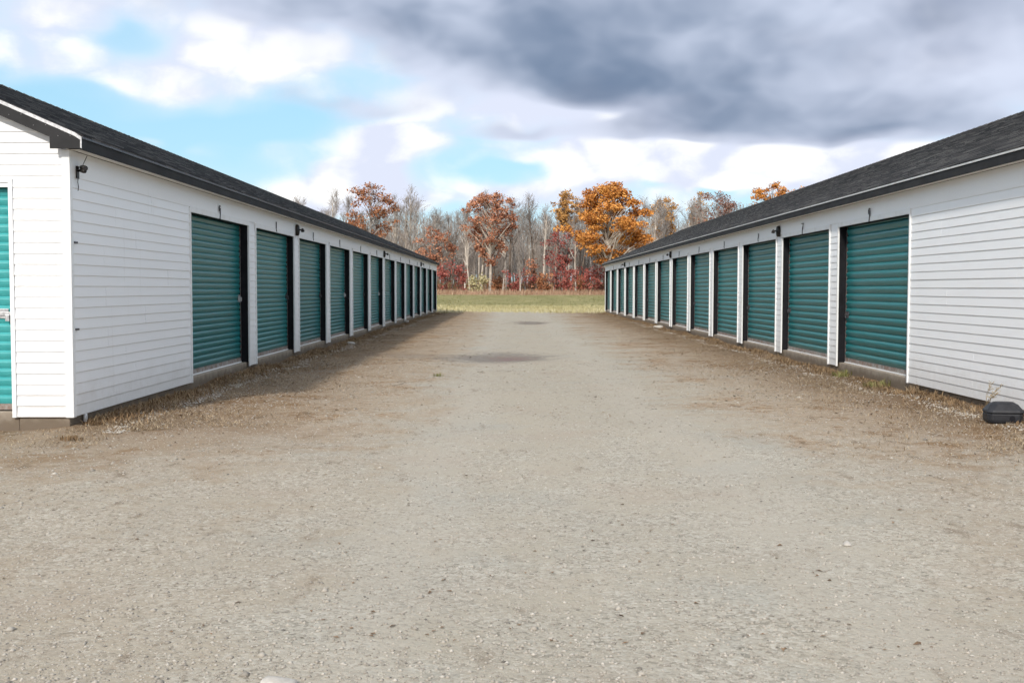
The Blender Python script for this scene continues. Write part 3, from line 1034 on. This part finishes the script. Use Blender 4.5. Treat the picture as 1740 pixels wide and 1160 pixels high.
f = (np.arange(n)[:, None, None] * 6 + octf[None]).reshape(-1, 3)
o = add_mesh('pebbles', v.reshape(-1, 3), f, 'pebble', tone=np.repeat(tone, 8))
tag(o, 'loose pale and grey pebbles strewn over the gravel yard', 'gravel', kind='stuff')

# dead leaves and bits of bark
n = 15000
yy = 4.0 + 42 * rng.random(n) ** 1.5
xx = np.where(rng.random(n) < .25, rng.uniform(-1, 1, n) * np.minimum(.5 * yy, 4.6) + .4, np.where(rng.random(n) < .5, LANE_L + .15 + np.abs(rng.normal(0, 1.3, n)), LANE_R - .15 - np.abs(rng.normal(0, 1.3, n))))
keep = ((xx > LANE_L + .05) & (xx < LANE_R - .05) | (yy < 9.8)) & (fnoise(xx, yy, .8, 1.3) > .42) & ((yy > 9.5) | (rng.random(n) < .35))
xx, yy = xx[keep], yy[keep]; n = len(xx)
s = rng.uniform(.006, .018, n) * np.where(yy > 11, 1.5, 1)
az = rng.uniform(0, 6.28, n)
q = np.array([(-1, -.1, 0), (0, -.55, .25), (1, .1, .1), (0, .5, .35)])
v = np.repeat(q[None], n, 0) * s[:, None, None] * rng.uniform(.5, 1.3, (n, 4, 1))
v[:, :, 2] *= rng.uniform(.3, 1.6, (n, 1))
vx = v[:, :, 0] * np.cos(az)[:, None] - v[:, :, 1] * np.sin(az)[:, None]
vy = v[:, :, 0] * np.sin(az)[:, None] + v[:, :, 1] * np.cos(az)[:, None]
v = np.stack([vx + xx[:, None], vy + yy[:, None], v[:, :, 2] + (gz(xx, yy) + .003)[:, None]], 2)
f = np.arange(n * 4).reshape(n, 4)
o = add_mesh('dead_leaves', v.reshape(-1, 3), f, 'dead_leaf', tone=rng.random(n))
tag(o, 'brown dead leaves and litter scattered across the gravel', 'leaves', kind='stuff')


def band(n, wall, sgn, y0, y1, spread, ph, thr, pw=1.5):
    y = y0 + (y1 - y0) * rng.random(n) ** pw
    y = np.where(y < y0 + 2.5, y - np.abs(rng.normal(0, .55, n)) * (rng.random(n) < .5) * (wall > 0), y)
    x = wall + sgn * (.05 + np.abs(rng.normal(0, spread, n)))
    y = y + .35 * np.abs(x - wall) * (wall < 0)
    k = fnoise(x, y, 1.0, ph) * .6 + fnoise(x, y, 2.7, ph + 1) * .25 + rng.normal(0, .13, n) + .08 > thr
    return x[k], y[k]


# straw-coloured grass along both walls
X1, Y1 = band(60000, LANE_L, 1, 9.9, 59, 1.0, .4, .52)
X2, Y2 = band(64000, LANE_R, -1, 8.9, 59, 1.05, 1.9, .50)
xf = rng.uniform(-7.5, LANE_L + .5, 9000); yf = 10.0 - np.abs(rng.normal(0, .9, 9000)); kf = fnoise(xf, yf, 1.2, .7) + rng.normal(0, .2, 9000) > .55
xs_ = np.concatenate([X1, X2, xf[kf]]); ys_ = np.concatenate([Y1, Y2, yf[kf]])
scatter_blades('straw_grass', with_z(xs_, ys_), .055, .0045, 1.25, 'straw', 'dry straw coloured grass growing along both building walls', 'grass', seed=3)
# darker weeds in the strip right against the foundations
X1, Y1 = band(22000, LANE_L, 1, 10.2, 59, .20, 2.2, .42)
X2, Y2 = band(20000, LANE_R, -1, 9.5, 59, .18, 3.0, .50)
scatter_blades('dead_weeds', with_z(np.concatenate([X1, X2]), np.concatenate([Y1, Y2])), .085, .006, .95, 'dead_weeds', 'dark withered weeds close against the foundations', 'weeds', seed=4)


def tuft(name, x, y, n, r, h, w, lean, m, label, cat, seed):
    g = np.random.default_rng(seed)
    rr_, aa_ = r * 1.6 * np.sqrt(g.random(n)), g.uniform(0, 6.283, n)
    px_ = x + rr_ * np.cos(aa_); py_ = y + rr_ * np.sin(aa_)
    return scatter_blades(name, with_z(px_, py_), h, w, lean, m, label, cat, seed=seed)


def tuft_thing(*a):
    o = tuft(*a); o['kind'] = 'thing'; return o


for i, (px, py, nb, r_, h_, m_, lb) in enumerate(((118, 745, 90, .06, .055, 'dead_weeds', 'low dark grass tuft before the left building corner'),
                                                   (1432, 640, 130, .10, .12, 'green_grass', 'green grass tuft beside the second right door post'),
                                                   (1492, 655, 150, .13, .10, 'green_grass', 'yellow green tuft before the nearest right door'),
                                                   (745, 640, 60, .05, .06, 'green_grass', 'small green sprig in the gravel left of centre'),
                                                   (1560, 668, 120, .09, .15, 'straw', 'dry grass clump where the right blank bay begins'),
                                                   (1605, 672, 110, .06, .17, 'straw', 'upright dry grass clump under the right siding'))):
    X, Y = gpt(px, py)
    tuft_thing('grass_tuft', X, Y, nb, r_, h_, .007, .55, m_, lb, 'grass tuft', 40 + i)

# dry weed stalk leaning on the right siding
r = link('weed_stalk', None)
X, Y = 4.97, 11.45
r.location = (X, Y, float(gz(X, Y)))
mb = MB(); sd = MB()
for i in range(7):
    a = rnd.uniform(-.7, .7); t = rnd.uniform(.18, .36)
    base = Vector((rnd.uniform(-.02, .02), rnd.uniform(-.03, .03), 0))
    p1 = base + Vector((-.06 * abs(a), .10 * a - .10, t * .55)); p2 = base + Vector((-.02, .25 * a - .26, t))
    mb.tube([base, p1, p2], [.003, .002, .0015], 5)
    for k in range(9):
        q = p1.lerp(p2, .3 + .08 * k); w = Vector((rnd.uniform(-.035, .035), rnd.uniform(-.035, .035), rnd.uniform(0, .03)))
        sd.tube([q, q + w], [.002, .003], 4)
mb.build('stem', 'dry_stem', r); sd.build('seed_heads', 'dry_stem', r)['kind'] = 'stuff'
tag(r, 'dry weed stalk with seed heads leaning before the right siding', 'weed')

# field behind the buildings
n = 26000
yy = 58.5 + 26 * rng.random(n) ** 1.3; xx = rng.uniform(-7, 9, n) * (yy / 62)
k = (fnoise(xx, yy, .5, 2.0) + rng.normal(0, .15, n) > .42 + np.clip((64 - yy) * .06, 0, .4)) & ((yy > 60) | (xx > LANE_L + .2) & (xx < LANE_R - .2))
scatter_blades('field_grass', with_z(xx[k], yy[k]), .20, .018, .6, 'field_tuft', 'pale dry grass at the edge of the field behind the yard', 'grass', seed=6)
n = 24000
yy = 72 + 88 * rng.random(n); xx = rng.uniform(-.21, .24, n) * yy
scatter_blades('meadow_grass', with_z(xx, yy), .11, .03, .8, 'green_grass', 'short green meadow grass between the yard and the wood', 'grass', seed=7)
n = 30000
yy = 158 + 30 * rng.random(n); xx = rng.uniform(-50, 58, n)
scatter_blades('tall_grass', with_z(xx, yy), .8, .05, .35, 'red_grass', 'tall reddish dry grass along the foot of the wood', 'grass', seed=8)


# ------------------------------------------------------------------ trees
class Skel:
    """collects tapering branch segments and leaf or twig anchors"""
    def __init__(s, seed):
        s.r = random.Random(seed); s.mb = MB(); s.tips = []; s.twigs = []

    def branch(s, p, d, L, rad, sides, segs, wob, up=.0):
        pts = [p.copy()]; rads = [rad]
        for i in range(segs):
            d = (d + Vector((s.r.gauss(0, wob), s.r.gauss(0, wob), s.r.gauss(0, wob) + up))).normalized()
            p = p + d * (L / segs)
            pts.append(p.copy()); rads.append(rad * (1 - .82 * (i + 1) / segs) + .004)
        s.mb.tube(pts, rads, sides, cap=False)
        return pts, rads


def out_dir(r, d, ang):
    a = d.orthogonal().normalized(); b = d.cross(a)
    t = r.uniform(0, 6.283)
    return (d * math.cos(ang) + (a * math.cos(t) + b * math.sin(t)) * math.sin(ang)).normalized()


def grow(seed, H, r0, crown_from, spread, n1, n2, n3, lean=.0, twig_len=1.1, steep=.6, twl=.10):
    """trunk, limbs and boughs as tubes; twigs as (start, direction, length)"""
    S = Skel(seed); r = S.r
    d0 = Vector((lean * r.uniform(-1, 1), lean * r.uniform(-.5, .5), 1)).normalized()
    pts, rads = S.branch(Vector((0, 0, -.3)), d0, H * .93, r0, 7, 9, .035, .05)
    anchors = []
    def at(pl, rl, t):
        f = t * (len(pl) - 1); i = min(int(f), len(pl) - 2); u = f - i
        return pl[i].lerp(pl[i + 1], u), rl[i] * (1 - u) + rl[i + 1] * u, (pl[i + 1] - pl[i]).normalized()
    for i in range(n1):
        t = crown_from + (1 - crown_from) * (i + r.random()) / n1 * .97
        p, rr, d = at(pts, rads, t)
        rel = (t - crown_from) / (1 - crown_from)
        L = H * spread * (1.05 - .75 * rel ** 1.5) * r.uniform(.7, 1.2)
        bd = out_dir(r, d, r.uniform(steep * .7, steep * 1.3))
        bp, br = S.branch(p, bd, L, max(.02, rr * .62), 5, 5, .13, .10)
        for j in range(n2):
            t2 = .25 + .75 * (j + r.random()) / n2
            p2, r2, d2 = at(bp, br, min(t2, .99))
            L2 = L * r.uniform(.28, .5) * (1.25 - .6 * t2)
            b2, br2 = S.branch(p2, out_dir(r, d2, r.uniform(.4, .95)), L2, max(.012, r2 * .6), 3, 3, .16, .12)
            for k in range(n3):
                p3, r3, d3 = at(b2, br2, min(.2 + .8 * r.random(), .99))
                S.twigs.append((p3, (out_dir(r, d3, r.uniform(.2, .8)) + Vector((0, 0, .25))).normalized(), twig_len * r.uniform(.5, 1.3)))
            S.tips.append(b2[-1]); S.tips.append(b2[1])
    for k in range(n3 * 4):
        p3, r3, d3 = at(pts, rads, r.uniform(.8, .99))
        S.twigs.append((p3, out_dir(r, d3, r.uniform(.2, .7)), twig_len * r.uniform(.6, 1.4)))
    return S


def twig_mesh(S, m, width=.035, fork=2):
    r = S.r
    V_, F_ = [], []
    def strip(p, d, L, w):
        a = d.cross(Vector((r.gauss(0, 1), r.gauss(0, 1), r.gauss(0, 1)))).normalized() * w * .5
        n = len(V_)
        q = p + d * L
        V_.extend([p + a, p - a, q - a * .45, q + a * .45]); F_.append((n, n + 1, n + 2, n + 3))
    for p, d, L in S.twigs:
        strip(p, d, L, width)
        for k in range(fork):
            t = r.uniform(.25, .8)
            strip(p + d * L * t, (out_dir(r, d, r.uniform(.3, .7)) + Vector((0, 0, .15))).normalized(), L * r.uniform(.35, .6), width * .7)
    me = bpy.data.meshes.new('crown'); me.from_pydata([tuple(v) for v in V_], [], F_); me.update(); me.materials.append(MATS[m])
    return me


def leaf_mesh(S, m, per, size, scat, seed):
    g = np.random.default_rng(seed)
    C = np.array([tuple(p) for p in S.tips] + [tuple(p + d * L * .6) for p, d, L in S.twigs])
    # clumps of uneven fullness, so that sky and boughs show between them
    wgt = g.gamma(.9, 1.0, len(C)); cnt = np.round(per * wgt).astype(int)
    P = np.repeat(C, cnt, 0); ctone = np.repeat(g.normal(.5, .17, len(C)), cnt)
    n = len(P)
    P = P + g.normal(0, scat, (n, 3)) * [1, 1, .7]
    u = g.normal(0, 1, (n, 3)); u /= np.linalg.norm(u, axis=1)[:, None]
    w = np.cross(u, g.normal(0, 1, (n, 3))); w /= np.linalg.norm(w, axis=1)[:, None]
    s = (size * g.uniform(.55, 1.4, n))[:, None]
    v = np.stack([P - u * s, P + w * s * .55, P + u * s, P - w * s * .55], 1).reshape(-1, 3)
    me_o = add_mesh('crown', v, np.arange(n * 4).reshape(n, 4), m, tone=np.clip(ctone + g.normal(0, .2, n), 0, 1))
    me = me_o.data; bpy.data.objects.remove(me_o)
    return me


def place_tree(name, parts, x, y, scale, rot, label, group=None, cat='tree'):
    r = link(name, None)
    r.location = (x, y, float(gz(x, y))); r.scale = scale if isinstance(scale, tuple) else (scale,) * 3
    r.rotation_euler = (0, 0, rot)
    for pn, me in parts: link(pn, me, r)
    tag(r, label, cat, group)
    return r


# bare grey trees: eight shapes
BARE = []
for i in range(8):
    H = 16.0
    S = grow(100 + i, H, .17 + .03 * (i % 3), .34 + .05 * (i % 4), .20 + .02 * (i % 3), 15, 5, 6, lean=.05, twig_len=1.15, steep=.52)
    t = S.mb.mesh('trunk', ('bark_grey', 'bark_pale', 'bark_brown', 'bark_pale')[i % 4])
    BARE.append([('trunk', t), ('crown', twig_mesh(S, 'twig_grey', .034, 2))])
rt = random.Random(5)
bare_lb = 'slender leafless grey tree in the wood behind the field'
xs_b = np.linspace(-47, 58, 84)
for i, x in enumerate(xs_b):
    yb = rt.choice((182, 186, 190, 195, 200, 206)) + rt.uniform(-2, 2)
    sc = rt.uniform(.86, 1.12)
    place_tree('bare_tree', BARE[rt.randrange(8)], x + rt.uniform(-.7, .7), yb, (sc * rt.uniform(.85, 1.1),) * 2 + (sc,), rt.uniform(0, 6.28), bare_lb, 'leafless trees of the wood')


def leafy(px, ytop, Y, wpx, m, label, seed, per=7, size=.24, crown_from=.4, bark='bark_grey', dome=.45, gap=.5, name='oak_tree'):
    """a trunk, limbs that reach the clumps of an uneven crown, and the leaves of those clumps"""
    x = (px - 869) / FPX * Y
    H = (490 - ytop) / FPX * Y + CAM_Z - float(gz(x, Y))
    R = wpx / FPX * Y / 2
    S = Skel(seed); r = S.r
    pts, rads = S.branch(Vector((0, 0, -.3)), Vector((r.uniform(-.03, .03), 0, 1)), H * .9, .24 * H / 16, 7, 9, .04, .05)
    ph = [r.uniform(0, 6.28) for _ in range(4)]
    n = int(26 + 20 * R)
    C = []
    while len(C) < n:
        t = r.random()                                    # 0 at the foot of the crown, 1 at its top
        w = (t / dome) ** .75 if t < dome else math.sqrt(max(0, 1 - ((t - dome) / (1.02 - dome)) ** 2.2))
        a = r.uniform(0, 6.283)
        w *= 1 + .22 * math.sin(2 * a + ph[0] + 5 * t) + .14 * math.sin(3 * a + ph[1] - 9 * t)
        if r.random() > .25 + .75 * w: continue
        k = R * w * math.sqrt(r.uniform(.12, 1.0)) * .92
        z = H * (crown_from + (1 - crown_from) * t * .97)
        c = Vector((math.cos(a) * k, math.sin(a) * k, z))
        C.append(c)
        f = max(.25, min(.95, (z - k * r.uniform(.7, 1.1)) / (H * .9)))
        q = f * 9; i0 = min(int(q), 8)
        p0 = pts[i0].lerp(pts[i0 + 1], q - i0)
        mid = p0.lerp(c, .55) + Vector((r.gauss(0, .15), r.gauss(0, .15), .12 * k))
        S.mb.tube([p0, mid, c], [max(.03, .024 * k + .02), .03 + .006 * k, .012], 4, cap=False)
        for _ in range(5):
            d = Vector((r.gauss(0, 1), r.gauss(0, 1), r.gauss(.3, .6))).normalized()
            S.twigs.append((c, d, r.uniform(.4, 1.0)))
    for _ in range(26):                                   # bare twigs below the crown
        q = r.uniform(3.0, 8.0); i0 = int(q)
        S.twigs.append((pts[i0].lerp(pts[i0 + 1], q - i0), out_dir(r, Vector((0, 0, 1)), r.uniform(.6, 1.2)), r.uniform(.6, 1.8)))
    g = np.random.default_rng(seed)
    CC = np.array([tuple(c) for c in C])
    rad = g.uniform(.55, 1.05, n) * (.55 + .11 * R)
    cnt = np.round(per * 11 * np.maximum(0, g.normal(1.0, gap, n)) * (rad / .8) ** 2).astype(int)
    P = np.repeat(CC, cnt, 0); rr_ = np.repeat(rad, cnt); ct = np.repeat(g.normal(.5, .15, n), cnt)
    N = len(P)
    u = g.normal(0, 1, (N, 3)); u /= np.linalg.norm(u, axis=1)[:, None]
    off = u * (rr_ * g.random(N) ** .45)[:, None] * [1.15, 1.15, .62]
    P = P + off + g.normal(0, .1, (N, 3))
    u = g.normal(0, 1, (N, 3)); u /= np.linalg.norm(u, axis=1)[:, None]
    w = np.cross(u, g.normal(0, 1, (N, 3))); w /= np.linalg.norm(w, axis=1)[:, None]
    sz_ = (size * g.uniform(.5, 1.3, N))[:, None]
    v = np.stack([P - u * sz_, P + w * sz_ * .55, P + u * sz_, P - w * sz_ * .55], 1).reshape(-1, 3)
    tmp = add_mesh('crown', v, np.arange(N * 4).reshape(N, 4), m, tone=np.clip(ct + g.normal(0, .2, N), 0, 1))
    cr = tmp.data; bpy.data.objects.remove(tmp)
    tr = S.mb.mesh('trunk', bark)
    tw = twig_mesh(S, 'bark_brown', .03, 1)
    r = place_tree(name, [('trunk', tr), ('crown', cr), ('twigs', tw)], x, Y, 1.0, 0, label, 'autumn trees at the edge of the wood')
    r.children[-1]['kind'] = 'stuff'
    return r


leafy(630, 309, 172, 92, 'leaf_brown', 'russet brown oak rising above the left roof', 201, per=3.2, size=.2, crown_from=.36, gap=.7)
leafy(738, 383, 176, 62, 'leaf_rust', 'small faded rust tree just right of the left roof end', 202, per=2.6, size=.19, crown_from=.30, gap=.8)
leafy(832, 327, 172, 96, 'leaf_rust', 'tall rust coloured oak left of the middle of the wood', 203, per=4.2, size=.21, crown_from=.28, bark='bark_pale', dome=.6, gap=.5)
leafy(955, 388, 176, 56, 'leaf_red', 'slim reddish tree standing in front of bare trunks', 204, per=2.4, size=.19, crown_from=.35, dome=.65, gap=.8)
leafy(1034, 308, 168, 134, 'leaf_orange', 'broad bright orange oak beside the right roof end', 205, per=6.0, size=.23, crown_from=.27, bark='bark_pale', dome=.36, gap=.35)
leafy(966, 321, 200, 52, 'leaf_yellow', 'pale yellow tree top behind the bright orange oak', 206, per=4, size=.23, crown_from=.62)
leafy(1126, 334, 186, 54, 'leaf_yellow', 'thin yellow tree over the right roof next to the orange oak', 207, per=3, size=.21, crown_from=.4)
leafy(1188, 324, 198, 40, 'leaf_yellow', 'narrow pale tree top behind the dusky brown tree', 208, per=2.2, size=.2, crown_from=.5)
leafy(1217, 322, 180, 92, 'leaf_dusky', 'dusky brown thin leaved tree over the right roof', 209, per=1.8, size=.19, crown_from=.36, gap=.8)
leafy(1309, 310, 178, 66, 'leaf_orange', 'orange tree top showing over the right roof slope', 210, per=4.5, size=.22, crown_from=.5, dome=.6)
leafy(1354, 316, 184, 40, 'leaf_orange', 'last orange tree top barely clear of the right roof', 211, per=4, size=.21, crown_from=.5)


# red and brown shrubs of the understorey
def shrub(px, ytop, Y, wpx, m, label, seed, per=6):
    x = (px - 869) / FPX * Y
    H = (490 - ytop) / FPX * Y + CAM_Z - float(gz(x, Y))
    R = wpx / FPX * Y / 2
    r = random.Random(seed)
    S = Skel(seed)
    for i in range(7):
        a = r.uniform(0, 6.28); k = r.uniform(.1, 1.0)
        d = Vector((math.cos(a) * R * k, math.sin(a) * R * k, H * r.uniform(.7, 1))).normalized()
        pts, rads = S.branch(Vector((math.cos(a) * .3 * k, math.sin(a) * .3 * k, -.1)), d, H * r.uniform(.75, 1.02), .045, 4, 5, .10, .02)
        for j in range(6):
            q = pts[r.randrange(1, 6)]
            b2, _ = S.branch(q, out_dir(r, d, r.uniform(.5, 1.1)), R * r.uniform(.3, .7), .018, 3, 3, .15, .03)
            S.tips += b2[1:]
    tr = S.mb.mesh('stems', 'bark_brown')
    cr = leaf_mesh(S, m, per, .17, .30, seed)
    place_tree('shrub', [('stems', tr), ('leaves', cr)], x, Y, 1.0, 0, label, 'shrubs along the foot of the wood', 'shrub')


for i, (px, yt, Y, w, m, lb) in enumerate((
        (757, 447, 172, 34, 'leaf_red', 'deep red shrub right beside the left roof end'),
        (786, 452, 174, 30, 'leaf_red', 'red shrub left of the pale birch trunks'),
        (808, 466, 170, 26, 'field_tuft', 'tawny yellow shrub at the foot of the pale trunks'),
        (872, 462, 172, 36, 'leaf_red', 'low red shrub right of the leaning white trunk'),
        (903, 440, 174, 34, 'leaf_rust', 'rusty shrub below the middle bare trees'),
        (920, 465, 170, 30, 'leaf_brown', 'brown shrub left of the slim reddish tree'),
        (948, 432, 172, 46, 'leaf_red', 'tall red shrub under the slim reddish tree'),
        (968, 456, 170, 34, 'leaf_red', 'dark red shrub right of the slim reddish tree'),
        (1003, 448, 172, 44, 'leaf_red', 'bright red shrub touching the right roof end'),
        (1024, 455, 176, 34, 'leaf_red', 'crimson shrub half hidden by the right building end'),
        (845, 472, 176, 28, 'leaf_brown', 'small brown shrub under the tall rust oak'),
        (985, 470, 178, 30, 'leaf_brown', 'small brown shrub among the red ones at right'))):
    shrub(px, yt, Y, w, m, lb, 300 + i)

# pale trunks standing at the very edge
def pale_tree(px, ytop, Y, lean, fork, label, seed, rad=.15):
    x = (px - 869) / FPX * Y
    H = (490 - ytop) / FPX * Y + CAM_Z - float(gz(x, Y))
    S = grow(seed, H, rad, .45, .14, 7, 3, 4, lean=.02, twig_len=.8)
    r = place_tree('pale_tree', [('trunk', S.mb.mesh('trunk', 'bark_pale')), ('crown', twig_mesh(S, 'twig_grey', .034, 1))], x, Y, 1.0, seed, label, 'pale trunks at the edge of the wood')
    r.rotation_euler = (0, lean, 0)


for i, (px, yt, ln, rd, lb) in enumerate(((798, 395, -.03, .16, 'pale trunk above the tawny yellow shrub'), (818, 380, .02, .2, 'thick pale trunk left of the tall rust oak'),
                                          (854, 425, .09, .11, 'thin white leaning trunk right of the tall rust oak'), (884, 445, -.02, .16, 'short broken pale trunk in the middle of the wood'),
                                          (924, 350, .0, .2, 'straight pale trunk left of the slim reddish tree'), (940, 400, .16, .1, 'slanting pale trunk behind the slim reddish tree'),
                                          (978, 360, .0, .15, 'mottled pale trunk between the red shrubs at right'))):
    pale_tree(px, yt, 171 + (i % 3) * 2, ln, False, lb, 400 + i, rd)

# the depth of the wood: a mass of trunks and twigs that cannot be told apart
def woods():
    g = np.random.default_rng(77)
    n = 1500
    x = g.uniform(-85, 95, n); y = g.uniform(208, 262, n); h = g.uniform(9, 15.5, n) * (y / 225)
    V_, F_ = [], []
    def strips(P, D, L, W):
        k = len(P)
        A = np.cross(D, np.stack([g.normal(0, .3, k), np.ones(k), g.normal(0, .3, k)], 1)); A /= np.linalg.norm(A, axis=1)[:, None]
        A = A * W[:, None] * .5
        Q = P + D * L[:, None]
        return np.stack([P + A, P - A, Q - A * .4, Q + A * .4], 1).reshape(-1, 3)
    base = np.stack([x, y, gz(x, y) - .2], 1)
    d = np.stack([g.normal(0, .04, n), g.normal(0, .04, n), np.ones(n)], 1)
    out = [strips(base, d, h, g.uniform(.16, .36, n))]
    k = 72
    t = g.uniform(.25, .98, (n, k))
    P = (base[:, None] + d[:, None] * (h[:, None] * t)[..., None]).reshape(-1, 3)
    m = n * k
    ang = g.uniform(0, 6.28, m); el = g.uniform(.5, 1.3, m)
    D = np.stack([np.cos(ang) * np.cos(el), np.sin(ang) * np.cos(el), np.sin(el)], 1)
    L = (h[:, None] * .24 * (1.15 - t)).ravel() * g.uniform(.5, 1.3, m) + .7
    P = P + np.stack([np.cos(ang), np.sin(ang), 0 * ang], 1) * (g.random(m) * .9)[:, None]
    out.append(strips(P, D, L, g.uniform(.022, .06, m)))
    v = np.concatenate(out); nf = len(v) // 4
    o = add_mesh('distant_woods', v, np.arange(nf * 4).reshape(nf, 4), 'far_twigs')
    tag(o, 'grey mass of leafless woods far behind the field', 'woods', kind='stuff')
    # brushwood low down between the trunks
    n = 26000
    xx = g.uniform(-60, 66, n); yy = g.uniform(186, 216, n)
    scatter_blades('underbrush', with_z(xx, yy), 2.3, .07, .3, 'dead_weeds', 'brown underbrush filling the floor of the wood', 'brush', seed=9)


woods()
